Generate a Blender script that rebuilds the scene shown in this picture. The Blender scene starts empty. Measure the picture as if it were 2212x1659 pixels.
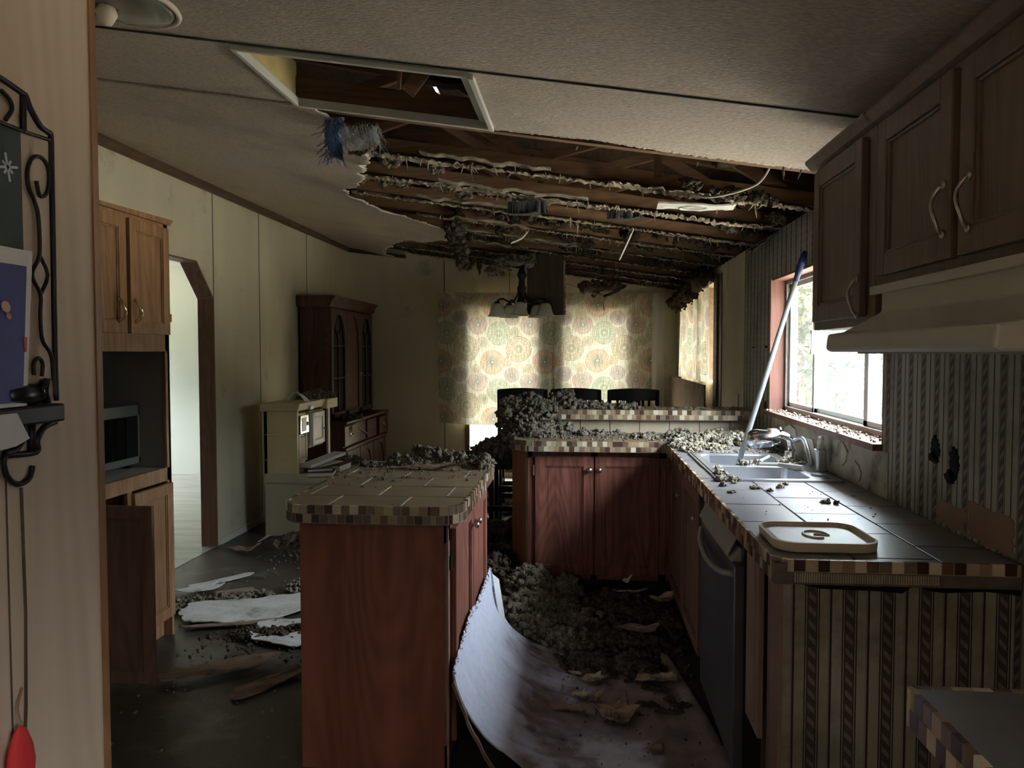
import bpy, bmesh, math, random
import numpy as np
from mathutils import Vector, Matrix
random.seed(7); rng = np.random.default_rng(7)
SC = bpy.context.scene; COL = SC.collection
PI = math.pi

# ---------------------------------------------------------------- camera, world, light, exposure
cam_d = bpy.data.cameras.new('camera'); cam = bpy.data.objects.new('camera', cam_d); COL.objects.link(cam)
cam_d.sensor_fit = 'HORIZONTAL'; cam_d.sensor_width = 36.0; cam_d.lens = 36.0*1662/2212
cam_d.clip_start = .02
cam.location = (0, 0, 1.45)
cam.rotation_euler = (math.radians(90-2.385), 0, math.radians(5.123))
SC.camera = cam
SC.view_settings.view_transform = 'Standard'; SC.view_settings.look = 'None'
SC.view_settings.gamma = 1; SC.view_settings.exposure = 0.16; SC.view_settings.use_curve_mapping = False
SC.cycles.max_bounces = 10; SC.cycles.diffuse_bounces = 7; SC.cycles.transmission_bounces = 6
SC.cycles.transparent_max_bounces = 12; SC.cycles.use_denoising = True
SC.cycles.sample_clamp_indirect = 12

W = bpy.data.worlds.new('overcast_sky'); SC.world = W; W.use_nodes = True
wn = W.node_tree.nodes; wl = W.node_tree.links; wn.clear()
w_out = wn.new('ShaderNodeOutputWorld'); w_bg = wn.new('ShaderNodeBackground')
w_tc = wn.new('ShaderNodeTexCoord'); w_sx = wn.new('ShaderNodeSeparateXYZ'); w_cr = wn.new('ShaderNodeValToRGB')
wl.new(w_tc.outputs['Generated'], w_sx.inputs[0]); wl.new(w_sx.outputs['Z'], w_cr.inputs[0])
w_cr.color_ramp.elements[0].position = 0.10; w_cr.color_ramp.elements[0].color = (.0145, .0165, .0165, 1)
w_cr.color_ramp.elements[1].position = 0.85; w_cr.color_ramp.elements[1].color = (.93, .95, 1.0, 1)
w_e = w_cr.color_ramp.elements.new(.40); w_e.color = (.50, .53, .575, 1)
wl.new(w_cr.outputs[0], w_bg.inputs[0]); w_bg.inputs[1].default_value = 60
wl.new(w_bg.outputs[0], w_out.inputs[0])

XL, XR, YB = -2.70, 1.08, 8.80          # left wall, window wall, end wall of the room
def cz(x): return 2.28 - .148*x         # height of the sloped ceiling

def portal(name, loc, rot, sx, sy):
    d = bpy.data.lights.new(name, 'AREA'); d.shape = 'RECTANGLE'; d.size = sx; d.size_y = sy
    d.cycles.is_portal = True
    o = bpy.data.objects.new(name, d); COL.objects.link(o); o.location = loc; o.rotation_euler = rot
    return o
portal('kitchen_window_daylight', (XR+.2, 3.66, 1.48), (0, PI/2, 0), .8, 1.75)
portal('dining_window_daylight', (XR+.2, 7.38, 1.62), (0, PI/2, 0), .9, 2.3)
portal('patio_door_daylight', (-.385, YB+.2, 1.0), (-PI/2, 0, 0), 1.9, 1.9)
portal('side_room_daylight', (-6.4, 7.45, 1.48), (0, -PI/2, 0), 1.1, 1.2)
portal('added_rear_daylight', (-.425, -3.2, 1.35), (PI/2, 0, 0), .5, .8)  # for the unseen rear window, added to brighten the island front
portal('added_entry_daylight', (XR+.2, -.775, 1.46), (0, PI/2, 0), 1.0, 1.05)  # for the unseen side window, added to brighten the entry panelling

# ---------------------------------------------------------------- materials
MATS = {}
def _n(nt, t, **k):
    n = nt.nodes.new(t)
    for a, b in k.items(): setattr(n, a, b)
    return n
def mat(name, c1, c2=None, rough=.7, metal=0, scale=(6, 6, 6), detail=4, bump=0, bscale=40, bstretch=(1, 1, 1),
        spec=.4, c3=None, g_scale=1.3, g_lo=.5, g_hi=.62, coat=0, dist=0):
    """c1/c2 mixed by a stretched noise, c3 = stains laid over by a second, larger noise"""
    m = bpy.data.materials.new(name); m.use_nodes = True; nt = m.node_tree; L = nt.links
    p = nt.nodes['Principled BSDF']; p.inputs['Roughness'].default_value = rough; p.inputs['Metallic'].default_value = metal
    p.inputs['Specular IOR Level'].default_value = spec; p.inputs['Coat Weight'].default_value = coat
    tc = _n(nt, 'ShaderNodeTexCoord')
    if c2 is None: p.inputs['Base Color'].default_value = (*c1, 1); last = None
    else:
        mp = _n(nt, 'ShaderNodeMapping'); mp.inputs['Scale'].default_value = scale
        no = _n(nt, 'ShaderNodeTexNoise'); no.inputs['Detail'].default_value = detail; no.inputs['Scale'].default_value = 1
        no.inputs['Distortion'].default_value = dist
        cr = _n(nt, 'ShaderNodeValToRGB'); e = cr.color_ramp.elements
        e[0].position = .33; e[0].color = (*c1, 1); e[1].position = .67; e[1].color = (*c2, 1)
        L.new(tc.outputs['Object'], mp.inputs[0]); L.new(mp.outputs[0], no.inputs['Vector']); L.new(no.outputs[0], cr.inputs[0])
        last = cr.outputs[0]
    if c3 is not None:
        n2 = _n(nt, 'ShaderNodeTexNoise'); n2.inputs['Scale'].default_value = g_scale; n2.inputs['Detail'].default_value = 7
        n2.inputs['Roughness'].default_value = .65
        L.new(tc.outputs['Object'], n2.inputs['Vector'])
        r2 = _n(nt, 'ShaderNodeValToRGB'); r2.color_ramp.elements[0].position = g_lo; r2.color_ramp.elements[1].position = g_hi
        L.new(n2.outputs[0], r2.inputs[0])
        mx = _n(nt, 'ShaderNodeMix', data_type='RGBA'); L.new(r2.outputs[0], mx.inputs[0])
        if last: L.new(last, mx.inputs[6])
        else: mx.inputs[6].default_value = (*c1, 1)
        mx.inputs[7].default_value = (*c3, 1); last = mx.outputs[2]
    if last: L.new(last, p.inputs['Base Color'])
    if bump:
        mp = _n(nt, 'ShaderNodeMapping'); mp.inputs['Scale'].default_value = bstretch
        no = _n(nt, 'ShaderNodeTexNoise'); no.inputs['Scale'].default_value = bscale; no.inputs['Detail'].default_value = 5
        bp = _n(nt, 'ShaderNodeBump'); bp.inputs['Strength'].default_value = bump; bp.inputs['Distance'].default_value = .01
        L.new(tc.outputs['Object'], mp.inputs[0]); L.new(mp.outputs[0], no.inputs['Vector'])
        L.new(no.outputs[0], bp.inputs['Height']); L.new(bp.outputs[0], p.inputs['Normal'])
    MATS[name] = m; return m
def oak(name, c1, c2, rough=.5, ax='z', spec=.4, coat=0, f=1.0):
    """wood grain: long noise bands plus cathedral rings along one axis"""
    m = bpy.data.materials.new(name); m.use_nodes = True; nt = m.node_tree; L = nt.links
    p = nt.nodes['Principled BSDF']; p.inputs['Roughness'].default_value = rough; p.inputs['Specular IOR Level'].default_value = spec
    tc = _n(nt, 'ShaderNodeTexCoord'); mp = _n(nt, 'ShaderNodeMapping')
    s = {'z': (26, 26, 1.6), 'y': (26, 1.6, 26), 'x': (1.6, 26, 26)}[ax]; s = tuple(q*f for q in s)
    mp.inputs['Scale'].default_value = s
    no = _n(nt, 'ShaderNodeTexNoise'); no.inputs['Scale'].default_value = 1; no.inputs['Detail'].default_value = 5; no.inputs['Distortion'].default_value = .6
    mp2 = _n(nt, 'ShaderNodeMapping'); s2 = {'z': (5, 5, .9), 'y': (5, .9, 5), 'x': (.9, 5, 5)}[ax]; mp2.inputs['Scale'].default_value = tuple(q*f for q in s2)
    wv = _n(nt, 'ShaderNodeTexNoise'); wv.inputs['Scale'].default_value = 1; wv.inputs['Detail'].default_value = 1; wv.inputs['Distortion'].default_value = .3
    mul = _n(nt, 'ShaderNodeMath', operation='MULTIPLY'); mul.inputs[1].default_value = 16
    fr = _n(nt, 'ShaderNodeMath', operation='PINGPONG'); fr.inputs[1].default_value = .5
    add = _n(nt, 'ShaderNodeMath', operation='ADD')
    L.new(tc.outputs['Object'], mp.inputs[0]); L.new(mp.outputs[0], no.inputs['Vector'])
    L.new(tc.outputs['Object'], mp2.inputs[0]); L.new(mp2.outputs[0], wv.inputs['Vector'])
    L.new(wv.outputs[0], mul.inputs[0]); L.new(mul.outputs[0], fr.inputs[0])
    h = _n(nt, 'ShaderNodeMath', operation='MULTIPLY'); h.inputs[1].default_value = .45; L.new(fr.outputs[0], h.inputs[0])
    L.new(h.outputs[0], add.inputs[0]); L.new(no.outputs[0], add.inputs[1])
    cr = _n(nt, 'ShaderNodeValToRGB'); e = cr.color_ramp.elements; e[0].position = .45; e[0].color = (*c1, 1); e[1].position = .82; e[1].color = (*c2, 1)
    L.new(add.outputs[0], cr.inputs[0]); L.new(cr.outputs[0], p.inputs['Base Color'])
    bp = _n(nt, 'ShaderNodeBump'); bp.inputs['Strength'].default_value = .15; bp.inputs['Distance'].default_value = .004
    L.new(add.outputs[0], bp.inputs['Height']); L.new(bp.outputs[0], p.inputs['Normal'])
    MATS[name] = m; return m
def paper_stripe(name, axis):
    """striped wallpaper with a rope ornament every 10 cm; axis = horizontal direction of the wall"""
    m = bpy.data.materials.new(name); m.use_nodes = True; nt = m.node_tree; L = nt.links
    p = nt.nodes['Principled BSDF']; p.inputs['Roughness'].default_value = .75
    tc = _n(nt, 'ShaderNodeTexCoord'); sx = _n(nt, 'ShaderNodeSeparateXYZ'); L.new(tc.outputs['Object'], sx.inputs[0])
    def mth(op, a, b=None, c=None):
        n = _n(nt, 'ShaderNodeMath', operation=op)
        for i, q in enumerate((a, b, c)):
            if q is None: continue
            if isinstance(q, (int, float)): n.inputs[i].default_value = q
            else: L.new(q, n.inputs[i])
        return n.outputs[0]
    u = mth('ADD', mth('MULTIPLY', sx.outputs[axis], 10.775), 100.134); fu = mth('FRACT', u)
    cr = _n(nt, 'ShaderNodeValToRGB'); cr.color_ramp.interpolation = 'CONSTANT'
    lt = (.36, .345, .295, 1); dk = (.045, .026, .026, 1); md = (.085, .066, .056, 1)
    l2 = (.29, .27, .23, 1)
    st = [(0, dk), (.03, l2), (.08, lt), (.30, dk), (.335, lt), (.36, dk), (.385, md), (.615, dk), (.64, lt), (.665, dk), (.70, lt), (.92, l2), (.97, dk)]
    e = cr.color_ramp.elements; e[0].position = 0; e[0].color = dk; e[1].position = .03; e[1].color = lt
    for pos, c in st[2:]:
        q = e.new(pos); q.color = c
    L.new(fu, cr.inputs[0])
    rope = mth('SINE', mth('ADD', mth('MULTIPLY', sx.outputs['Z'], 2*PI/.036), mth('MULTIPLY', fu, 17.0)))
    inz = mth('MULTIPLY', mth('GREATER_THAN', fu, .405), mth('LESS_THAN', fu, .60))
    msk = mth('MULTIPLY', mth('MULTIPLY', mth('GREATER_THAN', rope, .25), inz), .75)
    mx = _n(nt, 'ShaderNodeMix', data_type='RGBA'); L.new(msk, mx.inputs[0]); L.new(cr.outputs[0], mx.inputs[6]); mx.inputs[7].default_value = (.25, .23, .185, 1)
    no = _n(nt, 'ShaderNodeTexNoise'); no.inputs['Scale'].default_value = 3; no.inputs['Detail'].default_value = 7; no.inputs['Roughness'].default_value = .7
    L.new(tc.outputs['Object'], no.inputs['Vector'])
    r2 = _n(nt, 'ShaderNodeValToRGB'); r2.color_ramp.elements[0].position = .35; r2.color_ramp.elements[0].color = (.55, .5, .42, 1); r2.color_ramp.elements[1].position = .55; r2.color_ramp.elements[1].color = (1, 1, 1, 1)
    L.new(no.outputs[0], r2.inputs[0])
    m2 = _n(nt, 'ShaderNodeMix', data_type='RGBA', blend_type='MULTIPLY'); m2.inputs[0].default_value = 1
    L.new(mx.outputs[2], m2.inputs[6]); L.new(r2.outputs[0], m2.inputs[7]); L.new(m2.outputs[2], p.inputs['Base Color'])
    MATS[name] = m; return m

mat('wall_panel', (.64, .58, .42), (.55, .50, .365), rough=.8, scale=(3, 3, .7), c3=(.27, .25, .19), g_scale=2.2, g_lo=.60, g_hi=.78, bump=.05, bscale=60)
mat('side_room_wall', (.56, .60, .53), (.51, .55, .48), rough=.8, scale=(1, 1, 1))
mat('ceiling_board', (.56, .47, .385), (.38, .315, .255), rough=.9, scale=(60, 150, 60), detail=6, bump=.5, bscale=110, bstretch=(.6, 1.6, 1), c3=(.30, .26, .21), g_scale=1.1, g_lo=.52, g_hi=.75)
mat('board_core', (.42, .36, .27), (.30, .24, .17), rough=.95, scale=(30, 30, 30), bump=.5, bscale=90)
mat('ragged_board', (.38, .31, .22), (.10, .075, .05), rough=.95, scale=(9, 30, 30), bump=.6, bscale=80)
mat('floor_vinyl', (.085, .070, .055), (.048, .038, .030), rough=.42, scale=(2, 1, 1), c3=(.16, .145, .12), g_scale=3.0, g_lo=.55, g_hi=.72, bump=.15, bscale=50)
mat('laminate', (.42, .42, .38), (.26, .26, .23), rough=.35, scale=(2, 14, 2), detail=6, dist=.8)
oak('oak_honey', (.235, .115, .05), (.37, .20, .095))
oak('oak_red', (.13, .04, .028), (.25, .098, .07), rough=.42)
oak('oak_red_flat', (.20, .060, .032), (.30, .098, .056), rough=.5, f=.6)
oak('oak_brown', (.13, .062, .038), (.20, .10, .065), rough=.5)
oak('oak_upper', (.105, .070, .048), (.14, .092, .065), rough=.5)
oak('walnut', (.055, .022, .013), (.10, .042, .025), rough=.42)
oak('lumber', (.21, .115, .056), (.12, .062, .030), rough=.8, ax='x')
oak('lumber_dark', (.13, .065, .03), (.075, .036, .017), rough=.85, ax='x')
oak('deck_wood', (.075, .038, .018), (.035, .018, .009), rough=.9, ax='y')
oak('trim_wood', (.085, .05, .028), (.13, .08, .048), rough=.5, ax='y')
oak('window_wood', (.15, .065, .045), (.22, .10, .075), rough=.55)
oak('entry_paneling', (.60, .46, .33), (.50, .37, .26), rough=.6, f=.5)
oak('jamb_wood', (.24, .11, .045), (.34, .17, .075), rough=.5)
mat('stone_tile', (.25, .18, .11), (.19, .135, .082), rough=.42, scale=(8, 8, 8), bump=.06, bscale=60, c3=(.27, .22, .16), g_scale=4, g_lo=.55, g_hi=.75)
mat('slate_tile', (.165, .158, .172), (.12, .115, .125), rough=.34, scale=(5, 5, 5), bump=.05, bscale=40, spec=.6, c3=(.17, .145, .125), g_scale=3, g_lo=.45, g_hi=.7)  # faint blue of the window light is mixed into the tile colour
mat('splash_tile', (.46, .38, .27), (.37, .30, .21), rough=.4, scale=(9, 9, 9))
mat('grout', (.46, .40, .31), (.36, .31, .24), rough=.95, scale=(20, 20, 20))
mat('grout_dark', (.17, .14, .12), (.10, .085, .07), rough=.95, scale=(20, 20, 20))
for i, c in enumerate([(.66, .57, .41), (.36, .25, .145), (.075, .038, .028), (.17, .10, .06), (.50, .40, .27), (.22, .165, .115)]):
    mat('mosaic_%d' % i, c, tuple(q*.85 for q in c), rough=.25, scale=(20, 20, 20), spec=.5)
mat('insulation', (.29, .25, .185), (.15, .126, .09), rough=1, scale=(45, 45, 45), bump=1, bscale=160, spec=.1)
mat('insulation_brown', (.125, .097, .066), (.055, .043, .030), rough=1, scale=(40, 40, 40), bump=.9, bscale=150, spec=.1)
mat('insulation_pale', (.36, .325, .26), (.19, .165, .125), rough=1, scale=(50, 50, 50), bump=.9, bscale=160, spec=.1)
mat('fallen_board', (.60, .61, .66), (.52, .53, .57), rough=.6, scale=(1, 1, 1), c3=(.135, .11, .09), g_scale=2.4, g_lo=.50, g_hi=.62, bump=.25, bscale=60)  # bluish base: tint of the window light is in the colour
mat('fallen_board_pale', (.60, .60, .60), (.45, .43, .40), rough=.7, scale=(5, 5, 5), c3=(.16, .13, .10), g_scale=4.0, g_lo=.56, g_hi=.70, bump=.4, bscale=90)
mat('kraft_paper', (.27, .18, .12), (.18, .12, .08), rough=.85, scale=(8, 8, 8), c3=(.08, .06, .045), g_scale=7, g_lo=.5, g_hi=.66, bump=.3, bscale=50)
mat('scrap_paper', (.42, .34, .24), (.26, .20, .14), rough=.85, scale=(10, 10, 10), c3=(.10, .075, .055), g_scale=8, g_lo=.48, g_hi=.62, bump=.3, bscale=50)
mat('steel', (.56, .58, .62), (.48, .50, .54), rough=.30, metal=.85, scale=(4, 40, 4))
mat('chrome', (.75, .76, .78), rough=.12, metal=1)
mat('brass', (.80, .66, .42), rough=.22, metal=1)
mat('pewter', (.50, .45, .38), rough=.32, metal=1)
mat('iron', (.018, .012, .012), rough=.45, metal=.3)
mat('bronze', (.030, .024, .022), rough=.4, metal=.6)
mat('black_wood', (.012, .011, .011), rough=.4)
mat('black_plastic', (.012, .012, .013), rough=.3)
mat('black_glass', (.006, .007, .006), rough=.08, spec=.6)
mat('microwave_silver', (.30, .32, .29), (.25, .27, .245), rough=.35, metal=.5, scale=(2, 2, 2))
mat('dishwasher_steel', (.13, .13, .14), (.10, .10, .11), rough=.36, metal=.6, scale=(3, 3, 1))
mat('hood_enamel', (.44, .42, .36), (.40, .38, .33), rough=.4, scale=(2, 2, 2))
mat('toy_cream', (.56, .45, .25), (.50, .40, .22), rough=.5, scale=(3, 3, 3))
mat('toy_cream_lower', (.43, .385, .28), (.40, .355, .26), rough=.5, scale=(3, 3, 3))
mat('toy_white', (.66, .66, .60), rough=.5)
mat('toy_tan', (.34, .26, .15), rough=.6)
mat('burgundy', (.11, .025, .022), rough=.45)
mat('page_white', (.62, .60, .54), rough=.8)
mat('lid_plastic', (.66, .56, .43), (.58, .49, .37), rough=.4, scale=(8, 8, 8))
mat('lid_face', (.62, .65, .68), (.52, .55, .58), rough=.4, scale=(8, 8, 8))
mat('pole_metal', (.27, .28, .29), rough=.55, metal=0)
mat('pole_grip', (.012, .015, .075), rough=.5)
mat('alu_white', (.66, .70, .70), rough=.45)
mat('alu_grey', (.28, .27, .25), rough=.5)
mat('chalkboard', (.030, .040, .036), (.045, .055, .050), rough=.7, scale=(9, 9, 9))
mat('chalk', (.42, .42, .44), rough=.9)
mat('photo_white', (.60, .55, .52), rough=.5)
mat('photo_navy', (.035, .035, .17), (.05, .05, .22), rough=.5, scale=(9, 9, 9))
mat('photo_skin', (.55, .32, .22), rough=.5)
mat('photo_red', (.45, .05, .05), rough=.5)
mat('red_felt', (.62, .03, .03), rough=.7)
mat('outlet_white', (.52, .50, .42), rough=.5)
mat('plaster', (.48, .43, .34), (.30, .26, .20), rough=.9, scale=(14, 5, 5), c3=(.14, .12, .095), g_scale=6, g_lo=.48, g_hi=.62, bump=.4, bscale=30)
oak('panel_brown', (.050, .032, .018), (.085, .055, .032), rough=.55)
mat('plaster_white', (.78, .76, .70), (.68, .66, .60), rough=.9, scale=(9, 9, 9))
mat('bare_board', (.30, .20, .155), (.24, .155, .12), rough=.9, scale=(5, 5, 5))
mat('black_hole', (.008, .007, .007), rough=1)
mat('yellow_foam', (.52, .40, .17), (.42, .31, .12), rough=.9, scale=(9, 9, 9), bump=.3, bscale=60)
mat('frame_white', (.50, .48, .43), rough=.6)
mat('duct_dark', (.030, .033, .036), (.05, .054, .057), rough=.8, scale=(20, 20, 20))
mat('blue_fibre', (.06, .12, .27), (.14, .20, .34), rough=.9, scale=(30, 30, 30))
mat('white_fibre', (.50, .52, .56), rough=.9)
mat('pink_wool', (.27, .165, .135), (.17, .11, .085), rough=1, scale=(30, 30, 30), bump=.8, bscale=100)
mat('cable_white', (.50, .44, .34), rough=.6)
mat('orange_board', (.45, .14, .05), (.30, .09, .03), rough=.8, scale=(9, 9, 9))
mat('dish_glass', (.16, .15, .12), rough=.25)
mat('bark', (.06, .045, .03), rough=.9)
mat('leaf_green', (.020, .036, .016), (.045, .066, .028), rough=.6, scale=(2, 2, 2))
mat('leaf_yellow', (.070, .066, .013), (.030, .044, .012), rough=.6, scale=(2, 2, 2))
mat('grass', (.40, .345, .26), (.48, .42, .32), rough=.9, scale=(2, 2, 2))
mat('roof_tin', (.3, .3, .3), rough=.8)
mat('green_rag', (.020, .035, .028), rough=.8)
paper_stripe('wallpaper_y', 'Y'); paper_stripe('wallpaper_x', 'X')

def glass_mat(name, haze, tint):
    m = bpy.data.materials.new(name); m.use_nodes = True; nt = m.node_tree; L = nt.links; nt.nodes.clear()
    o = _n(nt, 'ShaderNodeOutputMaterial'); tr = _n(nt, 'ShaderNodeBsdfTransparent'); tr.inputs[0].default_value = (*tint, 1)
    tl = _n(nt, 'ShaderNodeBsdfTranslucent'); tl.inputs[0].default_value = (.9, .95, .95, 1)
    gl = _n(nt, 'ShaderNodeBsdfGlossy'); gl.inputs['Roughness'].default_value = .08
    no = _n(nt, 'ShaderNodeTexNoise'); no.inputs['Scale'].default_value = 5; no.inputs['Detail'].default_value = 8; no.inputs['Roughness'].default_value = .7
    tc = _n(nt, 'ShaderNodeTexCoord'); L.new(tc.outputs['Object'], no.inputs['Vector'])
    mr = _n(nt, 'ShaderNodeMapRange'); mr.inputs[1].default_value = .35; mr.inputs[2].default_value = .7
    mr.inputs[3].default_value = haze*.5; mr.inputs[4].default_value = haze*1.5; L.new(no.outputs[0], mr.inputs[0])
    a = _n(nt, 'ShaderNodeMixShader'); L.new(mr.outputs[0], a.inputs[0]); L.new(tr.outputs[0], a.inputs[1]); L.new(tl.outputs[0], a.inputs[2])
    b = _n(nt, 'ShaderNodeMixShader'); b.inputs[0].default_value = .04; L.new(a.outputs[0], b.inputs[1]); L.new(gl.outputs[0], b.inputs[2])
    L.new(b.outputs[0], o.inputs[0]); MATS[name] = m
glass_mat('dirty_glass', .016, (.93, .96, .97)); glass_mat('dusty_glass', .026, (.86, .92, .92)); glass_mat('clear_glass', .03, (.84, .84, .78))
def frosted():
    m = bpy.data.materials.new('alabaster_glass'); m.use_nodes = True; nt = m.node_tree; L = nt.links; nt.nodes.clear()
    o = _n(nt, 'ShaderNodeOutputMaterial'); d = _n(nt, 'ShaderNodeBsdfPrincipled'); d.inputs['Base Color'].default_value = (.62, .62, .56, 1); d.inputs['Roughness'].default_value = .3
    t = _n(nt, 'ShaderNodeBsdfTranslucent'); t.inputs[0].default_value = (.7, .7, .62, 1)
    a = _n(nt, 'ShaderNodeMixShader'); a.inputs[0].default_value = .4; L.new(d.outputs[0], a.inputs[1]); L.new(t.outputs[0], a.inputs[2]); L.new(a.outputs[0], o.inputs[0])
    MATS['alabaster_glass'] = m
frosted()
def cloth_mat():
    m = bpy.data.materials.new('printed_curtain'); m.use_nodes = True; nt = m.node_tree; L = nt.links; nt.nodes.clear()
    o = _n(nt, 'ShaderNodeOutputMaterial'); at = _n(nt, 'ShaderNodeAttribute'); at.attribute_name = 'print'
    tc = _n(nt, 'ShaderNodeTexCoord'); mp = _n(nt, 'ShaderNodeMapping'); mp.inputs['Scale'].default_value = (170, 170, 12)
    no = _n(nt, 'ShaderNodeTexNoise'); no.inputs['Scale'].default_value = 1; no.inputs['Detail'].default_value = 3
    L.new(tc.outputs['Object'], mp.inputs[0]); L.new(mp.outputs[0], no.inputs['Vector'])
    cr = _n(nt, 'ShaderNodeValToRGB'); cr.color_ramp.elements[0].position = .35; cr.color_ramp.elements[0].color = (.62, .60, .52, 1); cr.color_ramp.elements[1].position = .62
    L.new(no.outputs[0], cr.inputs[0])
    mx = _n(nt, 'ShaderNodeMix', data_type='RGBA', blend_type='MULTIPLY'); mx.inputs[0].default_value = 1
    L.new(at.outputs['Color'], mx.inputs[6]); L.new(cr.outputs[0], mx.inputs[7])
    d = _n(nt, 'ShaderNodeBsdfDiffuse'); t = _n(nt, 'ShaderNodeBsdfTranslucent')
    L.new(mx.outputs[2], d.inputs[0]); L.new(mx.outputs[2], t.inputs[0])
    a = _n(nt, 'ShaderNodeMixShader'); a.inputs[0].default_value = .155; L.new(d.outputs[0], a.inputs[1]); L.new(t.outputs[0], a.inputs[2]); L.new(a.outputs[0], o.inputs[0])
    MATS['printed_curtain'] = m
cloth_mat()

# ---------------------------------------------------------------- mesh helpers
BASE = {}
class MB:
    def __init__(s): s.v = []; s.f = []; s.m = []
    def add(s, vs, fs, m=0):
        b = len(s.v); s.v += [tuple(q) for q in vs]; s.f += [tuple(b+i for i in f) for f in fs]; s.m += [m]*len(fs); return s
    def box(s, x0, x1, y0, y1, z0, z1, m=0):
        x0, x1 = min(x0, x1), max(x0, x1); y0, y1 = min(y0, y1), max(y0, y1); z0, z1 = min(z0, z1), max(z0, z1)
        return s.add([(x0, y0, z0), (x1, y0, z0), (x1, y1, z0), (x0, y1, z0), (x0, y0, z1), (x1, y0, z1), (x1, y1, z1), (x0, y1, z1)],
                     [(0, 3, 2, 1), (4, 5, 6, 7), (0, 1, 5, 4), (1, 2, 6, 5), (2, 3, 7, 6), (3, 0, 4, 7)], m)
    def fb(s, o, U, N, u0, u1, z0, z1, n0, n1, m=0):
        """box in a wall frame: U along the width, N outward, z up"""
        o = Vector(o); U = Vector(U); N = Vector(N); Z = Vector((0, 0, 1)); P = []
        for z in (z0, z1):
            for (u, n) in ((u0, n0), (u1, n0), (u1, n1), (u0, n1)): P.append(o+U*u+N*n+Z*z)
        fs = [(0, 3, 2, 1), (4, 5, 6, 7), (0, 1, 5, 4), (1, 2, 6, 5), (2, 3, 7, 6), (3, 0, 4, 7)]
        return s.add(P, fs, m)
    def bar(s, a, b, w, h, m=0, upv=(0, 0, 1)):
        a = Vector(a); b = Vector(b); d = (b-a).normalized(); u = Vector(upv)
        if abs(d.dot(u)) > .98: u = Vector((0, 1, 0))
        r = d.cross(u).normalized()*w/2; t = r.cross(d).normalized()*h/2; P = []
        for q in (a, b):
            for (i, j) in ((-1, -1), (1, -1), (1, 1), (-1, 1)): P.append(q+r*i+t*j)
        return s.add(P, [(0, 3, 2, 1), (4, 5, 6, 7), (0, 1, 5, 4), (1, 2, 6, 5), (2, 3, 7, 6), (3, 0, 4, 7)], m)
    def prism(s, poly, lo, hi, ax='z', m=0):
        n = len(poly)
        def mk(p, h):
            return (p[0], p[1], h) if ax == 'z' else (p[0], h, p[1]) if ax == 'y' else (h, p[0], p[1])
        return s.add([mk(p, lo) for p in poly]+[mk(p, hi) for p in poly],
                     [tuple(range(n))[::-1], tuple(range(n, 2*n))]+[(i, (i+1) % n, n+(i+1) % n, n+i) for i in range(n)], m)
    def tube(s, pts, r, seg=8, m=0, closed=False, cap=True):
        pts = [Vector(p) for p in pts]; n = len(pts); rr = r if isinstance(r, (list, tuple)) else [r]*n
        t0 = (pts[1]-pts[0]).normalized(); nrm = t0.orthogonal().normalized(); vs = []
        for i, p in enumerate(pts):
            if closed: t = (pts[(i+1) % n]-pts[i-1]).normalized()
            else: t = (pts[min(i+1, n-1)]-pts[max(i-1, 0)]).normalized()
            nrm = (nrm-t*nrm.dot(t)).normalized(); b = t.cross(nrm)
            for k in range(seg):
                a = 2*PI*k/seg; vs.append(p+(nrm*math.cos(a)+b*math.sin(a))*rr[i])
        fs = []
        for i in range(n if closed else n-1):
            j = (i+1) % n
            for k in range(seg): fs.append((i*seg+k, i*seg+(k+1) % seg, j*seg+(k+1) % seg, j*seg+k))
        if cap and not closed: fs += [tuple(range(seg))[::-1], tuple((n-1)*seg+k for k in range(seg))]
        return s.add(vs, fs, m)
    def lathe(s, prof, c, seg=20, m=0, axis=(0, 0, 1), caps=False):
        A = Vector(axis).normalized(); X = A.orthogonal().normalized(); Y = A.cross(X); c = Vector(c); vs = []
        for (r, h) in prof:
            for k in range(seg):
                a = 2*PI*k/seg; vs.append(c+A*h+(X*math.cos(a)+Y*math.sin(a))*r)
        n = len(prof); fs = [(i*seg+k, i*seg+(k+1) % seg, (i+1)*seg+(k+1) % seg, (i+1)*seg+k) for i in range(n-1) for k in range(seg)]
        if caps: fs += [tuple(range(seg))[::-1], tuple((n-1)*seg+k for k in range(seg))]
        return s.add(vs, fs, m)
    def grid(s, fn, nu, nv, m=0):
        vs = [fn(i/nu, j/nv) for j in range(nv+1) for i in range(nu+1)]
        return s.add(vs, [(j*(nu+1)+i, j*(nu+1)+i+1, (j+1)*(nu+1)+i+1, (j+1)*(nu+1)+i) for j in range(nv) for i in range(nu)], m)
    def build(s, name, mats, parent=None, bevel=0, smooth=False, solid=0, base=None, subsurf=0):
        if isinstance(mats, str): mats = [mats]
        if parent is not None: off = BASE[parent.name]
        elif base is not None: off = Vector(base)
        else:
            a = np.array(s.v); off = Vector(((a[:, 0].min()+a[:, 0].max())/2, (a[:, 1].min()+a[:, 1].max())/2, a[:, 2].min()))
        me = bpy.data.meshes.new(name); me.from_pydata([(x-off[0], y-off[1], z-off[2]) for x, y, z in s.v], [], s.f)
        for q in mats: me.materials.append(MATS[q])
        if len(mats) > 1: me.polygons.foreach_set('material_index', s.m)
        if smooth: me.polygons.foreach_set('use_smooth', [True]*len(me.polygons))
        me.update(); o = bpy.data.objects.new(name, me); COL.objects.link(o)
        if parent is not None: o.parent = parent
        else: o.location = off
        BASE[o.name] = off
        if solid: md = o.modifiers.new('s', 'SOLIDIFY'); md.thickness = solid; md.offset = -1
        if subsurf: md = o.modifiers.new('u', 'SUBSURF'); md.levels = md.render_levels = subsurf
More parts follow.
